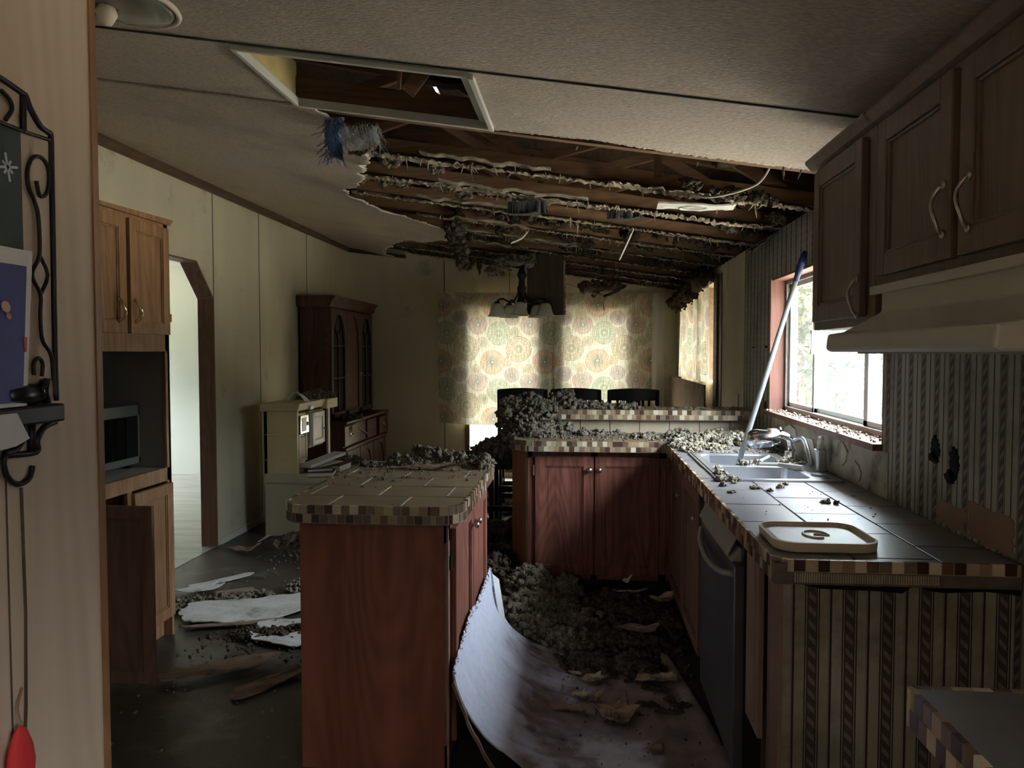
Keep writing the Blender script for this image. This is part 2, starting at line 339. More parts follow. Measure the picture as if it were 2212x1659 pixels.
        if bevel: md = o.modifiers.new('b', 'BEVEL'); md.width = bevel; md.segments = 2; md.limit_method = 'ANGLE'; md.angle_limit = .6
        return o
def thing(name, label, cat, loc, group=None):
    o = bpy.data.objects.new(name, None); COL.objects.link(o); o.location = loc; o.empty_display_size = .1
    o['label'] = label; o['category'] = cat
    if group: o['group'] = group
    BASE[o.name] = Vector(loc); return o
def tag(o, label, cat, group=None, kind=None):
    o['label'] = label; o['category'] = cat
    if group: o['group'] = group
    if kind: o['kind'] = kind
    return o
def struct(mb, name, mats, label=None, **k):
    o = mb.build(name, mats, base=(0, 0, 0), **k); o['kind'] = 'structure'
    if label: o['label'] = label
    return o
def clip_rect(poly, x0, x1, y0, y1):
    def cl(P, f, g):
        R = []
        for i in range(len(P)):
            a, b = P[i-1], P[i]
            if f(b):
                if not f(a): R.append(g(a, b))
                R.append(b)
            elif f(a): R.append(g(a, b))
        return R
    def ix(c): return lambda a, b: (c, a[1]+(b[1]-a[1])*(c-a[0])/(b[0]-a[0]))
    def iy(c): return lambda a, b: (a[0]+(b[0]-a[0])*(c-a[1])/(b[1]-a[1]), c)
    for f, g in ((lambda p: p[0] >= x0, ix(x0)), (lambda p: p[0] <= x1, ix(x1)), (lambda p: p[1] >= y0, iy(y0)), (lambda p: p[1] <= y1, iy(y1))):
        if not poly: return poly
        poly = cl(poly, f, g)
    return poly
def tiles(mb, poly, zt, wx, wy, ox, oy, gap=.004, th=.008, stag='x', m=0):
    """staggered tiles cut to an outline; stag = axis along which alternate rows shift"""
    xs = [p[0] for p in poly]; ys = [p[1] for p in poly]
    for i in range(-40, 40):
        for j in range(-40, 60):
            x0 = ox+i*wx+(wx/2 if stag == 'x' and j % 2 else 0); y0 = oy+j*wy+(wy/2 if stag == 'y' and i % 2 else 0)
            if x0 > max(xs) or x0+wx < min(xs) or y0 > max(ys) or y0+wy < min(ys): continue
            q = clip_rect(poly, x0+gap/2, x0+wx-gap/2, y0+gap/2, y0+wy-gap/2)
            if len(q) > 2:
                a = sum(q[k-1][0]*q[k][1]-q[k][0]*q[k-1][1] for k in range(len(q)))
                if abs(a) > 4e-4: mb.prism(q if a > 0 else q[::-1], zt-th, zt+random.uniform(-.0008, .0008), m=m)
def round_poly(x0, x1, y0, y1, r, n=8):
    P = []
    for cx, cy, a0, rr in ((x1-r[0], y0+r[0], -PI/2, r[0]), (x1-r[1], y1-r[1], 0, r[1]), (x0+r[2], y1-r[2], PI/2, r[2]), (x0+r[3], y0+r[3], PI, r[3])):
        for k in range(n+1): P.append((cx+rr*math.cos(a0+k*PI/2/n), cy+rr*math.sin(a0+k*PI/2/n)))
    return P
def mosaic(path, zt, parent, pitch=.0295, rows=2, h=.029, name='mosaic_edge', seed=1, skip=None, weights=None):
    """two staggered rows of small square tiles following a path (outside on the right-hand side)"""
    R = random.Random(seed); mb = MB(); P = [Vector((p[0], p[1])) for p in path]
    seg = [(P[i], P[i+1]) for i in range(len(P)-1)]; ln = [(b-a).length for a, b in seg]; tot = sum(ln)
    def at(d):
        d = max(0, min(tot, d))
        for (a, b), l in zip(seg, ln):
            if d <= l+1e-9: return a+(b-a)*(d/max(l, 1e-9))
            d -= l
        return P[-1]
    for r in range(rows):
        d = -(pitch/2 if r % 2 else 0); zz = zt-r*(h+.0015)-h
        last = -1
        while d < tot:
            a, b = at(d+.0011), at(d+pitch-.0011); d += pitch
            if (b-a).length < .004: continue
            if skip and skip(r, (a+b)/2): continue
            t = (b-a).normalized(); n = Vector((t.y, -t.x))
            c = R.choices(range(6), weights=weights or [3, 4, 5, 4, 3, 3])[0]
            if c == last: c = R.choice(range(6))
            last = c; o0 = a-n*.006; o1 = b-n*.006; p0 = a+n*.004; p1 = b+n*.004
            mb.add([(o0.x, o0.y, zz), (o1.x, o1.y, zz), (p1.x, p1.y, zz), (p0.x, p0.y, zz), (o0.x, o0.y, zz+h), (o1.x, o1.y, zz+h), (p1.x, p1.y, zz+h), (p0.x, p0.y, zz+h)],
                   [(0, 1, 2, 3), (7, 6, 5, 4), (1, 0, 4, 5), (2, 1, 5, 6), (3, 2, 6, 7), (0, 3, 7, 4)], c)
    for a, b in seg:
        t = (b-a).normalized(); n = Vector((t.y, -t.x)); a = a-t*.001; b = b+t*.001; o0, o1, p0, p1 = a-n*.006, b-n*.006, a+n*.0028, b+n*.0028; z0 = zt-rows*(h+.0015) if not skip else zt-h-.0015; z1 = zt-.001
        mb.add([(o0.x, o0.y, z0), (o1.x, o1.y, z0), (p1.x, p1.y, z0), (p0.x, p0.y, z0), (o0.x, o0.y, z1), (o1.x, o1.y, z1), (p1.x, p1.y, z1), (p0.x, p0.y, z1)], [(0, 1, 2, 3), (7, 6, 5, 4), (1, 0, 4, 5), (2, 1, 5, 6), (3, 2, 6, 7), (0, 3, 7, 4)], 6)
    return mb.build(name, ['mosaic_%d' % i for i in range(6)]+['grout'], parent)
def pdoor(mb, o, U, N, u0, u1, z0, z1, fr=.055, t=.02, rec=.010, m=0, m2=0):
    """framed door with a recessed panel, lying on the face of a cabinet"""
    mb.fb(o, U, N, u0, u0+fr, z0, z1, 0, t, m); mb.fb(o, U, N, u1-fr, u1, z0, z1, 0, t, m)
    mb.fb(o, U, N, u0+fr, u1-fr, z0, z0+fr, 0, t, m); mb.fb(o, U, N, u0+fr, u1-fr, z1-fr, z1, 0, t, m)
    mb.fb(o, U, N, u0+fr-.001, u1-fr+.001, z0+fr-.001, z1-fr+.001, 0, t-rec, m2)
    q = .008
    for a in ((u0+fr, u0+fr+q, z0+fr, z1-fr), (u1-fr-q, u1-fr, z0+fr, z1-fr), (u0+fr, u1-fr, z0+fr, z0+fr+q), (u0+fr, u1-fr, z1-fr-q, z1-fr)):
        mb.fb(o, U, N, *a, 0, t-rec*.45, m)
def bow(mb, o, U, N, u, zc, L=.10, out=.028, r=.0045, wig=.006):
    o = Vector(o); U = Vector(U); N = Vector(N); P = []; R = []
    for k in range(17):
        a = k/16; z = zc-L/2+L*a
        n = out*math.sin(PI*a)**.6 if 0 < a < 1 else 0
        P.append(o+U*(u+wig*math.sin(2*PI*a))+N*n+Vector((0, 0, z))); R.append(r*(1.5 if k in (0, 16) else 1.25 if k in (1, 2, 14, 15) else .8+.5*math.sin(PI*a)))
    mb.tube(P, R, 8)
    for z in (zc-L/2, zc+L/2): mb.lathe([(0, 0), (.009, 0), (.009, .004), (0, .006)], o+U*u+Vector((0, 0, z)), 10, axis=N)
def knob(mb, c, N, r=.014, out=.026):
    mb.lathe([(0, 0), (.009, 0), (.006, out*.3), (.0065, out*.45), (r, out*.6), (r*1.02, out*.8), (r*.7, out), (0, out*1.03)], c, 14, axis=N)

# fluff: clumps built from many small, roughly torn lumps
def _ico(sub):
    bm = bmesh.new(); bmesh.ops.create_icosphere(bm, subdivisions=sub, radius=1); v = np.array([x.co[:] for x in bm.verts]); f = np.array([[x.index for x in q.verts] for q in bm.faces]); bm.free(); return v, f
IV, IF = _ico(2)
TPL = []
for k in range(14):
    q = IV*(rng.uniform(.3, 1.45, (len(IV), 1))); TPL.append(q*np.array([1, rng.uniform(.6, 1), rng.uniform(.5, .9)]))
def rotm():
    a = rng.normal(size=4); a /= np.linalg.norm(a); w, x, y, z = a
    return np.array([[1-2*(y*y+z*z), 2*(x*y-z*w), 2*(x*z+y*w)], [2*(x*y+z*w), 1-2*(x*x+z*z), 2*(y*z-x*w)], [2*(x*z-y*w), 2*(y*z+x*w), 1-2*(x*x+y*y)]])
def fluff(name, label, pts, sizes, mt='insulation', cat='insulation', kind='stuff', parent=None, mats2=None):
    V = []; Fc = []; b = 0; mi = []
    for i, (p, s) in enumerate(zip(pts, sizes)):
        s = np.atleast_1d(s); V.append((TPL[i % 14]*s) @ rotm().T + np.array(p) if s.size == 1 else (TPL[i % 14]*.5+IV*.5)*s+np.array(p))
        Fc.append(IF+b); b += len(IV)
    V = np.concatenate(V); Fc = np.concatenate(Fc)
    off = np.array([V[:, 0].mean(), V[:, 1].mean(), V[:, 2].min()]) if parent is None else np.array(BASE[parent.name])
    me = bpy.data.meshes.new(name); me.vertices.add(len(V)); me.vertices.foreach_set('co', (V-off).ravel())
    me.loops.add(len(Fc)*3); me.loops.foreach_set('vertex_index', Fc.ravel()); me.polygons.add(len(Fc))
    me.polygons.foreach_set('loop_start', np.arange(0, len(Fc)*3, 3)); me.polygons.foreach_set('loop_total', np.full(len(Fc), 3))
    mts = [mt]+(mats2 or [])
    for q in mts: me.materials.append(MATS[q])
    if mats2:
        pick = rng.integers(0, len(mts), len(pts)); me.polygons.foreach_set('material_index', np.repeat(pick, len(IF)))
    me.polygons.foreach_set('use_smooth', np.ones(len(Fc), bool))
    me.update(calc_edges=True); o = bpy.data.objects.new(name, me); COL.objects.link(o)
    BASE[o.name] = Vector(off)
    if parent is None: o.location = off; tag(o, label, cat, kind=kind)
    else: o.parent = parent
    return o
def lobes(L, size=.016, dens=1.0, zmin=None):
    """points over the upper skin of ellipsoid lobes (cx,cy,cz,rx,ry,rz) plus their cores"""
    P = []; S = []
    for (cx, cy, c_z, rx, ry, rz) in L:
        P.append((cx, cy, c_z)); S.append(np.array([rx, ry, rz])*.86)
        area = 2*PI*((rx*ry)**1.6/3+(rx*rz)**1.6/3+(ry*rz)**1.6/3)**(1/1.6); n = int(dens*area/(size*size)*.72)
        d = rng.normal(size=(n, 3)); d /= np.linalg.norm(d, axis=1)[:, None]; d[:, 2] = np.where(rng.random(n) < .85, np.abs(d[:, 2]), d[:, 2])
        q = d*np.array([rx, ry, rz])*rng.uniform(.9, 1.12, (n, 1))+np.array([cx, cy, c_z])
        for k in range(n): P.append(tuple(q[k])); S.append(size*float(np.clip(math.exp(rng.normal(-.30, .5)), .25, 2.0)))
    if zmin is not None:
        P = [(p[0], p[1], max(p[2], zmin+.3*float(np.min(s)))) for p, s in zip(P, S)]
    return P, S
def crumbs(x0, x1, y0, y1, z, n, s0=.004, s1=.014):
    return [(rng.uniform(x0, x1), rng.uniform(y0, y1), z+.3*s1*rng.random()) for _ in range(n)], [rng.uniform(s0, s1)*rng.random()**.5 for _ in range(n)]
def join(*a):
    P = []; S = []
    for p, s in a: P += list(p); S += list(s)
    return P, S
def vn(x, y=0., z=0.): # cheap smooth noise
    return (math.sin(x*1.7+y*2.3+z*1.1)+math.sin(x*3.1-y*1.3+z*2.7+1.3)*.6+math.sin(x*6.3+y*5.1-z*4.2+.7)*.35+math.sin(x*13.7-y*11.9+2.1)*.2)/2.15
def scrap(name, label, c, sx, sy, rot, mt, curl=.03, th=.005, rag=.18, cat='debris', n=14, seed=0, z=None, tilt=(0, 0), group=None, cax=0):
    """torn sheet: straight breaks and corners round its outline, bent and crumpled, solid thickness"""
    R = random.Random(seed*13+5); ph = [R.uniform(0, 6) for _ in range(6)]; k = R.choice((7, 8, 9, 10)); an = sorted(2*PI*(i+R.uniform(-.25, .25))/k for i in range(k))
    def sq(a): return min(1/max(abs(math.cos(a)), 1e-6), 1/max(abs(math.sin(a)), 1e-6))
    co = [(math.cos(a)*sq(a)*(1-min(.75, rag*1.6)*R.random()), math.sin(a)*sq(a)*(1-min(.75, rag*1.6)*R.random())) for a in an]
    def rim(t):
        t = (t % 1)*k; i = int(t) % k; q = t-int(t); p, r_ = co[i], co[(i+1) % k]; j = .03*vn(t*7+ph[0])+.02*vn(t*23+ph[1])
        return (p[0]+(r_[0]-p[0])*q)*(1+j), (p[1]+(r_[1]-p[1])*q)*(1+j)
    ca, sa = math.cos(rot), math.sin(rot); mb = MB(); NR, NA = 7, k*8
    def fn(a, b):
        r = b; e = rim(a); u = e[0]*r; v = e[1]*r
        w = (u if cax == 0 else v)
        h = curl*w*w*(1.1 if w > 0 else .35)+.22*curl*vn(u*2.2+ph[0], v*2.2+ph[1])+.06*curl*vn(u*9+ph[3], v*8)
        x = u*sx/2; y = v*sy/2; h += x*tilt[0]+y*tilt[1]
        return (c[0]+x*ca-y*sa, c[1]+x*sa+y*ca, c[2]+h)
    vs = [fn(0, 0)]+[fn(i/NA, (j+1)/NR) for j in range(NR) for i in range(NA)]
    fs = [(0, 1+i, 1+(i+1) % NA) for i in range(NA)]+[(1+j*NA+i, 1+(j+1)*NA+i, 1+(j+1)*NA+(i+1) % NA, 1+j*NA+(i+1) % NA) for j in range(NR-1) for i in range(NA)]
    mb.add(vs, fs)
    zz = min(v[2] for v in mb.v)
    if z is None: z = c[2]
    mb.v = [(a, b, q-zz+z+.001+th) for a, b, q in mb.v]
    o = mb.build(name, mt, solid=th)
    if label: tag(o, label, cat, group)
    return o
def attr_mat(name, rough=.7):
    m = bpy.data.materials.new(name); m.use_nodes = True; nt = m.node_tree; L = nt.links; p = nt.nodes['Principled BSDF']; p.inputs['Roughness'].default_value = rough
    at = _n(nt, 'ShaderNodeAttribute'); at.attribute_name = 'dirt'
    tc = _n(nt, 'ShaderNodeTexCoord'); no = _n(nt, 'ShaderNodeTexNoise'); no.inputs['Scale'].default_value = 38; no.inputs['Detail'].default_value = 6; L.new(tc.outputs['Object'], no.inputs['Vector'])
    cr = _n(nt, 'ShaderNodeValToRGB'); cr.color_ramp.elements[0].position = .3; cr.color_ramp.elements[0].color = (.88, .87, .86, 1); cr.color_ramp.elements[1].position = .6; L.new(no.outputs[0], cr.inputs[0])
    mx = _n(nt, 'ShaderNodeMix', data_type='RGBA', blend_type='MULTIPLY'); mx.inputs[0].default_value = 1; L.new(at.outputs['Color'], mx.inputs[6]); L.new(cr.outputs[0], mx.inputs[7]); L.new(mx.outputs[2], p.inputs['Base Color'])
    bp = _n(nt, 'ShaderNodeBump'); bp.inputs['Strength'].default_value = .15; bp.inputs['Distance'].default_value = .005; L.new(no.outputs[0], bp.inputs['Height']); L.new(bp.outputs[0], p.inputs['Normal']); MATS[name] = m
attr_mat('soiled_board', .65)
def soil(o, fn):
    me = o.data; at = me.color_attributes.new('dirt', 'FLOAT_COLOR', 'POINT'); off = BASE[o.name]
    at.data.foreach_set('color', [q for v in me.vertices for q in (*fn(v.co[0]+off[0], v.co[1]+off[1], v.co[2]+off[2]), 1)])

# ================================================================ THE SETTING
mb = MB(); mb.box(XL-.1, XR+.14, -3, YB+.1, -.1, 0); struct(mb, 'floor', 'floor_vinyl')
mb = MB(); mb.box(-6.2, XL-.1, 3.5, 8.8, -.1, 0.0); mb.box(XL-.1, XL, 4.36, 5.5, 0.0005, .003); struct(mb, 'floor_side_room', 'laminate')

# window wall (right), with two real openings and one added behind the camera; wallpaper up to the dining end
WT = .14
def wall_x(mb, x0, x1, y0, y1, z0, z1, holes, m=0):
    """wall slab between x0..x1 with rectangular holes (ya,yb,za,zb)"""
    ys = sorted({y0, y1, *[q for h in holes for q in h[:2] if y0 < q < y1]}); 
    for a, b in zip(ys[:-1], ys[1:]):
        hs = sorted([h for h in holes if h[0] <= a+1e-6 and h[1] >= b-1e-6], key=lambda h: h[2]); z = z0
        for h in hs:
            if h[2] > z: mb.box(x0, x1, a, b, z, h[2], m)
            z = h[3]
        if z < z1: mb.box(x0, x1, a, b, z, z1, m)
KW = (2.86, 4.50, 1.115, 1.865); DW_ = (6.40, 8.45, 1.20, 2.03); EW = (-1.25, -.30, 1.0, 1.92)  # the last one is an unseen window added to light the entry wall
mb = MB(); wall_x(mb, XR, XR+WT, -3, 5.24, 0, cz(XR), [KW, EW]); struct(mb, 'wall_right', 'wallpaper_y')
mb = MB(); wall_x(mb, XR, XR+WT, 5.24, YB, 0, cz(XR), [DW_]); struct(mb, 'wall_right_dining', 'wall_panel')
# end wall with the patio door opening
PD = (-1.29, .52, .08, 1.92)
mb = MB()
for (a, b, z0, z1) in ((XL, PD[0], 0, 2.7), (PD[1], XR+WT, 0, 2.3), (PD[0], PD[1], 0, PD[2]), (PD[0], PD[1], PD[3], 2.5)): mb.box(a, b, YB, YB+.12, z0, z1)
struct(mb, 'wall_back', 'wall_panel')
# left wall with the clipped-corner opening
DY0, DY1, DZ, CH = 4.36, 5.46, 2.09, .25
mb = MB()
mb.box(XL-.1, XL, 2.0, DY0, 0, cz(XL)); mb.box(XL-.1, XL, DY1, YB+.1, 0, cz(XL)); mb.box(XL-.1, XL, DY0, DY1, DZ, cz(XL))
mb.prism([(DY1, DZ), (DY1-CH, DZ), (DY1, DZ-CH)], XL-.1, XL, 'x'); mb.prism([(DY0, DZ), (DY0, DZ-CH), (DY0+CH, DZ)], XL-.1, XL, 'x')
struct(mb, 'wall_left', 'wall_panel')
# entry passage: panelled wall on the left of the camera, end and side walls behind
mb = MB(); mb.box(-.84, -.70, -3, 1.055, 0, cz(-.8)); struct(mb, 'wall_entry', 'entry_paneling')
mb = MB(); mb.box(-.845, -.697, 1.055, 1.068, 0, cz(-.7)); struct(mb, 'trim_1', 'jamb_wood', 'thin wooden corner strip on the entry wall end')
mb = MB()
mb.box(XL-.1, -.84, .95, 1.05, 0, 2.7); mb.box(XL-.2, XL-.1, .95, 2.1, 0, 2.7); mb.box(XL-.1, XL, .95, 2.0, 0, 2.7)
struct(mb, 'wall_near_left', 'wall_panel')
mb = MB(); RW = (-.60, -.25, 1.0, 1.7); mb.box(-.9, RW[0], -3.1, -3, 0, 2.7); mb.box(RW[1], XR+WT, -3.1, -3, 0, 2.7); mb.box(RW[0], RW[1], -3.1, -3, 0, RW[2]); mb.box(RW[0], RW[1], -3.1, -3, RW[3], 2.7); struct(mb, 'wall_front', 'wall_panel')  # rear opening is added, unseen, to throw light on the island front
mb = MB(); mb.box(RW[0], RW[1], -3.06, -3.055, RW[2], RW[3]); mb.box(-.44, -.42, -3.07, -3.04, RW[2], RW[3], 1); struct(mb, 'added_window_rear', ['clear_glass', 'trim_wood'], 'unseen window added behind the camera to light the island front')
# next room seen through the opening
mb = MB(); mb.box(-6.2, XL-.1, 8.7, 8.8, 0, 2.5); mb.box(-6.2, XL-.1, 3.4, 3.5, 0, 2.5)
wall_x(mb, -6.3, -6.2, 3.4, 8.8, 0, 2.5, [(6.9, 8.0, .95, 2.0)]); mb.box(-6.3, XL-.1, 3.4, 8.8, 2.45, 2.5)
struct(mb, 'wall_side_room', 'side_room_wall')

# seams between the wall panels, trims
mb = MB()
for y in (5.475, 6.29, 7.42): mb.box(XL, XL+.002, y-.004, y+.004, DZ-.25 if y < 5.5 else .1, cz(XL))
struct(mb, 'trim_2', 'duct_dark', 'dark seams between left wall panels')
mb = MB(); mb.box(-1.575, -1.567, YB-.002, YB, .1, 2.5); mb.box(-.82, -.814, YB-.002, YB, 1.9, 2.4); mb.box(.86, .866, YB-.002, YB, .1, 2.1); struct(mb, 'trim_3', 'duct_dark', 'dark seams on the end wall')
mb = MB(); mb.box(XL, XL+.022, 1.06, YB, cz(XL)-.055, cz(XL)-.004); mb.box(XL, XL+.012, 1.06, YB, cz(XL)-.07, cz(XL)-.05); struct(mb, 'trim_4', 'trim_wood', 'brown ceiling moulding along the left wall')
mb = MB(); mb.prism([(XL, cz(XL)-.07), (-2.02, cz(-2.02)-.05), (-2.02, cz(-2.02)-.012), (XL, cz(XL)-.01)], YB-.02, YB, 'y'); struct(mb, 'trim_5', 'trim_wood', 'short ceiling moulding on the end wall')
# casing of the opening (flat boards lining the reveal, and a thin face trim)
mb = MB(); T_ = .012
x0, x1 = XL-.11, XL+.012
mb.box(x0, x1, DY1-T_, DY1, 0, DZ-CH); mb.box(x0, x1, DY0, DY0+T_, 0, DZ-CH); mb.box(x0, x1, DY0+CH, DY1-CH, DZ-T_, DZ)
mb.prism([(DY1, DZ-CH), (DY1-CH, DZ), (DY1-CH-.004, DZ-T_), (DY1-T_, DZ-CH-.004)], x0, x1, 'x'); mb.prism([(DY0, DZ-CH), (DY0+T_, DZ-CH-.004), (DY0+CH+.004, DZ-T_), (DY0+CH, DZ)], x0, x1, 'x')
struct(mb, 'trim_6', 'oak_brown', 'brown lining boards of the clipped-corner opening')
mb = MB(); mb.box(XL, XL+.01, DY1+.06, YB, 0, .05); struct(mb, 'baseboard_left', 'page_white')
mb = MB(); mb.box(XL+.01, -1.34, YB-.012, YB, 0, .06); struct(mb, 'baseboard_back', 'page_white')

# ceiling: sound boards up to y = 3.06 (with the framed hole), torn boards beyond
HX0, HX1, HY0, HY1 = -1.145, -.348, 2.46, 3.045
mb = MB(); S_ = .012
def cslab(x0, x1, y0, y1, n=1):
    for i in range(n):
        a = x0+(x1-x0)*i/n; b = x0+(x1-x0)*(i+1)/n
        mb.add([(a, y0, cz(a)), (b, y0, cz(b)), (b, y1, cz(b)), (a, y1, cz(a)), (a, y0, cz(a)+S_), (b, y0, cz(b)+S_), (b, y1, cz(b)+S_), (a, y1, cz(a)+S_)],
               [(0, 3, 2, 1), (4, 5, 6, 7), (0, 1, 5, 4), (1, 2, 6, 5), (2, 3, 7, 6), (3, 0, 4, 7)])
cslab(XL-.1, XR+WT, -3, HY0); cslab(XL-.1, HX0, HY0, HY1); cslab(HX1, XR+WT, HY0, HY1)
# slightly ragged front lip of the sound boards
n = 150; vs = []; 
for i in range(n+1):
    x = HX1+(XR-HX1)*i/n; e = 3.10-.05*abs(vn(x*1.3, 2))-.012*rng.random()
    vs += [(x, HY1, cz(x)), (x, e, cz(x)-.004*rng.random()), (x, e, cz(x)+S_), (x, HY1, cz(x)+S_)]
fs = []
for i in range(n):
    a = i*4; b = a+4; fs += [(a, a+1, b+1, b), (a+1, a+2, b+2, b+1), (a+2, a+3, b+3, b+2)]
mb.add(vs, fs)
# torn left part
TB = [(3.045, -1.06), (3.3, -.98), (3.7, -1.03), (4.2, -1.22), (4.9, -1.50), (5.3, -1.30), (5.8, -1.02), (6.2, -1.08), (6.7, -1.35), (7.3, -1.72), (7.9, -2.05), (8.8, -2.2)]
def xb(y):
    for (a, xa), (b, x_) in zip(TB[:-1], TB[1:]):
        if a <= y <= b: return xa+(x_-xa)*(y-a)/(b-a)+.05*vn(y*4.2, 1)+.025*vn(y*17, 4)
    return TB[-1][1] if y > 8 else TB[0][1]
ny, nx = 330, 46; vs = []
for j in range(ny+1):
    y = HY1+(YB-HY1)*j/ny; e = xb(y)+rng.uniform(-.012, .012)
    for i in range(nx+1):
        t = i/nx; t = 1-(1-t)**1.6; x = XL-.1+(e-XL+.1)*t; d = e-x
        fd = min(1, (y-HY1)/.7)
        z = cz(x)-fd*.10*math.exp(-d/.28)*(.55+.45*vn(y*1.3, .4))-fd*.006*vn(x*2, y*1.5)*math.exp(-d/.9)+ (.008*rng.random() if i == nx else 0)
        if i < 3: z = cz(x)
        vs.append((x, y, z))
mb2 = MB(); mb2.add(vs, [(j*(nx+1)+i, (j+1)*(nx+1)+i, (j+1)*(nx+1)+i+1, j*(nx+1)+i+1) for j in range(ny) for i in range(nx)])
struct(mb2, 'ceiling_torn', 'ceiling_board', 'sagging torn ceiling boards over the left side', solid=-.008, smooth=True)
struct(mb, 'ceiling', 'ceiling_board')
mb = MB(); mb.prism([(XL, cz(XL)-.005), (XR, cz(XR)-.005), (XR, cz(XR)), (XL, cz(XL))], 2.425, 2.432, 'y'); mb.prism([(XL, cz(XL)-.005), (XR, cz(XR)-.005), (XR, cz(XR)), (XL, cz(XL))], 1.2, 1.207, 'y'); struct(mb, 'trim_7', 'duct_dark', 'ceiling board joint')
# roof deck above the attic, with one thin slit of daylight
def rz(x): return cz(x)+.44-.055*(x+.8)
mb = MB()
def rslab(a, b, y0, y1):
    mb.add([(a, y0, rz(a)), (b, y0, rz(b)), (b, y1, rz(b)), (a, y1, rz(a)), (a, y0, rz(a)+.02), (b, y0, rz(b)+.02), (b, y1, rz(b)+.02), (a, y1, rz(a)+.02)],
           [(0, 3, 2, 1), (4, 5, 6, 7), (0, 1, 5, 4), (1, 2, 6, 5), (2, 3, 7, 6), (3, 0, 4, 7)])
sx0, sx1, sy0, sy1 = -.775, -.757, 4.02, 4.16
rslab(XL-.2, XR+.35, -3, sy0); rslab(XL-.2, sx0, sy0, sy1); rslab(sx1, XR+.35, sy0, sy1); rslab(XL-.2, XR+.35, sy1, YB+.3)
for y0, y1, in ((-3.1, -3.0), (YB+.12, YB+.2)): mb.prism([(XL-.2, 2.0), (XR+.35, 2.0), (XR+.35, rz(XR+.35)), (XL-.2, rz(XL-.2))], y0, y1, 'y')
mb.box(XL-.2, XL-.1, -3, YB+.2, 2.4, 3.3); mb.box(XR+WT, XR+.3, -3, YB+.2, 1.98, 2.6)
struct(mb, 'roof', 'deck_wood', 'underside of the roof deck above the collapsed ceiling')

# kitchen window: reveal, sill, sliding aluminium sashes
def rev(mb, W_, d=WT, t=.014, x=XR):
    y0, y1, z0, z1 = W_
    mb.box(x-.012, x+d, y1-t, y1, z0, z1); mb.box(x, x+d, y0, y0+t, z0, z1); mb.box(x-.004, x+d, y0, y1, z1-t, z1)
w = thing('window_1', 'sliding kitchen window with dusty panes above the sink', 'window', (XR, 3.68, KW[2])); w['kind'] = 'structure'; del w['category']
mb = MB(); rev(mb, KW); mb.build('window_reveal', 'window_wood', w, bevel=.003)
mb = MB(); mb.box(XR-.035, XR+WT, KW[0]-.0, KW[1]+.03, KW[2]-.022, KW[2]+.004)
P, S = crumbs(XR-.03, XR+.08, KW[0]+.02, KW[1], KW[2]+.006, 260, .003, .010)
mb.build('window_sill', 'window_wood', w, bevel=.003)
fluff('sill_crumbs', None, P, S, 'insulation_pale', parent=w)['kind'] = 'stuff'
xf = XR+.085
mb = MB(); q = .022
mb.box(xf-.015, xf+.045, KW[0]+.014, KW[1]-.014, KW[2], KW[2]+.03); mb.box(xf-.015, xf+.045, KW[0]+.014, KW[1]-.014, KW[3]-.035, KW[3]-.012)
mb.box(xf-.015, xf+.045, KW[1]-.038, KW[1]-.014, KW[2], KW[3]); mb.box(xf-.015, xf+.045, KW[0]+.014, KW[0]+.036, KW[2], KW[3])
mb.build('outer_frame', 'alu_grey', w, bevel=.002)
def sash(name, y0, y1, x, wid=.03, mt='alu_white', gl='dirty_glass'):
    mb = MB(); z0, z1 = KW[2]+.028, KW[3]-.034
    mb.box(x, x+.018, y0, y0+wid, z0, z1); mb.box(x, x+.018, y1-wid, y1, z0, z1); mb.box(x, x+.018, y0, y1, z0, z0+.026); mb.box(x, x+.018, y0, y1, z1-.026, z1)
    o = mb.build(name, mt, w, bevel=.002); mb = MB(); mb.box(x+.007, x+.010, y0+wid, y1-wid, z0+.026, z1-.026); mb.build('pane', gl, o); return o
s1 = sash('sash', 3.985, KW[1]-.036, xf+.002); s2 = sash('sash', 3.23, 4.01, xf+.022, .026, gl='dusty_glass'); s3 = sash('sash', KW[0]+.036, 3.30, xf+.002, .045)
mb = MB(); mb.box(xf-.012, xf+.002, 3.988, 4.01, 1.44, 1.56); mb.box(xf-.02, xf-.008, 3.995, 4.003, 1.46, 1.54); mb.bar((xf-.012, 4.0, 1.475), (xf-.03, 4.04, 1.478), .006, .006); mb.build('latch', 'alu_white', s1)
# white insulated strips hung outside (grey-white bands seen through the panes)
# dining window
w2 = thing('window_2', 'side dining window behind a printed curtain', 'window', (XR, 7.4, DW_[2])); w2['kind'] = 'structure'; del w2['category']
mb = MB(); rev(mb, DW_); mb.box(XR, XR+.1, 6.98, 7.18, DW_[2], DW_[3]); mb.build('window_reveal', 'trim_wood', w2, bevel=.002)
mb = MB(); mb.box(XR+.1, XR+.104, DW_[0], DW_[1], DW_[2], DW_[3]); mb.build('pane', 'clear_glass', w2)
mb = MB(); mb.box(XR-.02, XR, 6.18, 6.33, .95, 2.06); mb.box(XR-.006, XR, 6.05, 6.18, .3, 2.06); struct(mb, 'trim_8', 'trim_wood', 'dark casing beside the dining window', bevel=.003)
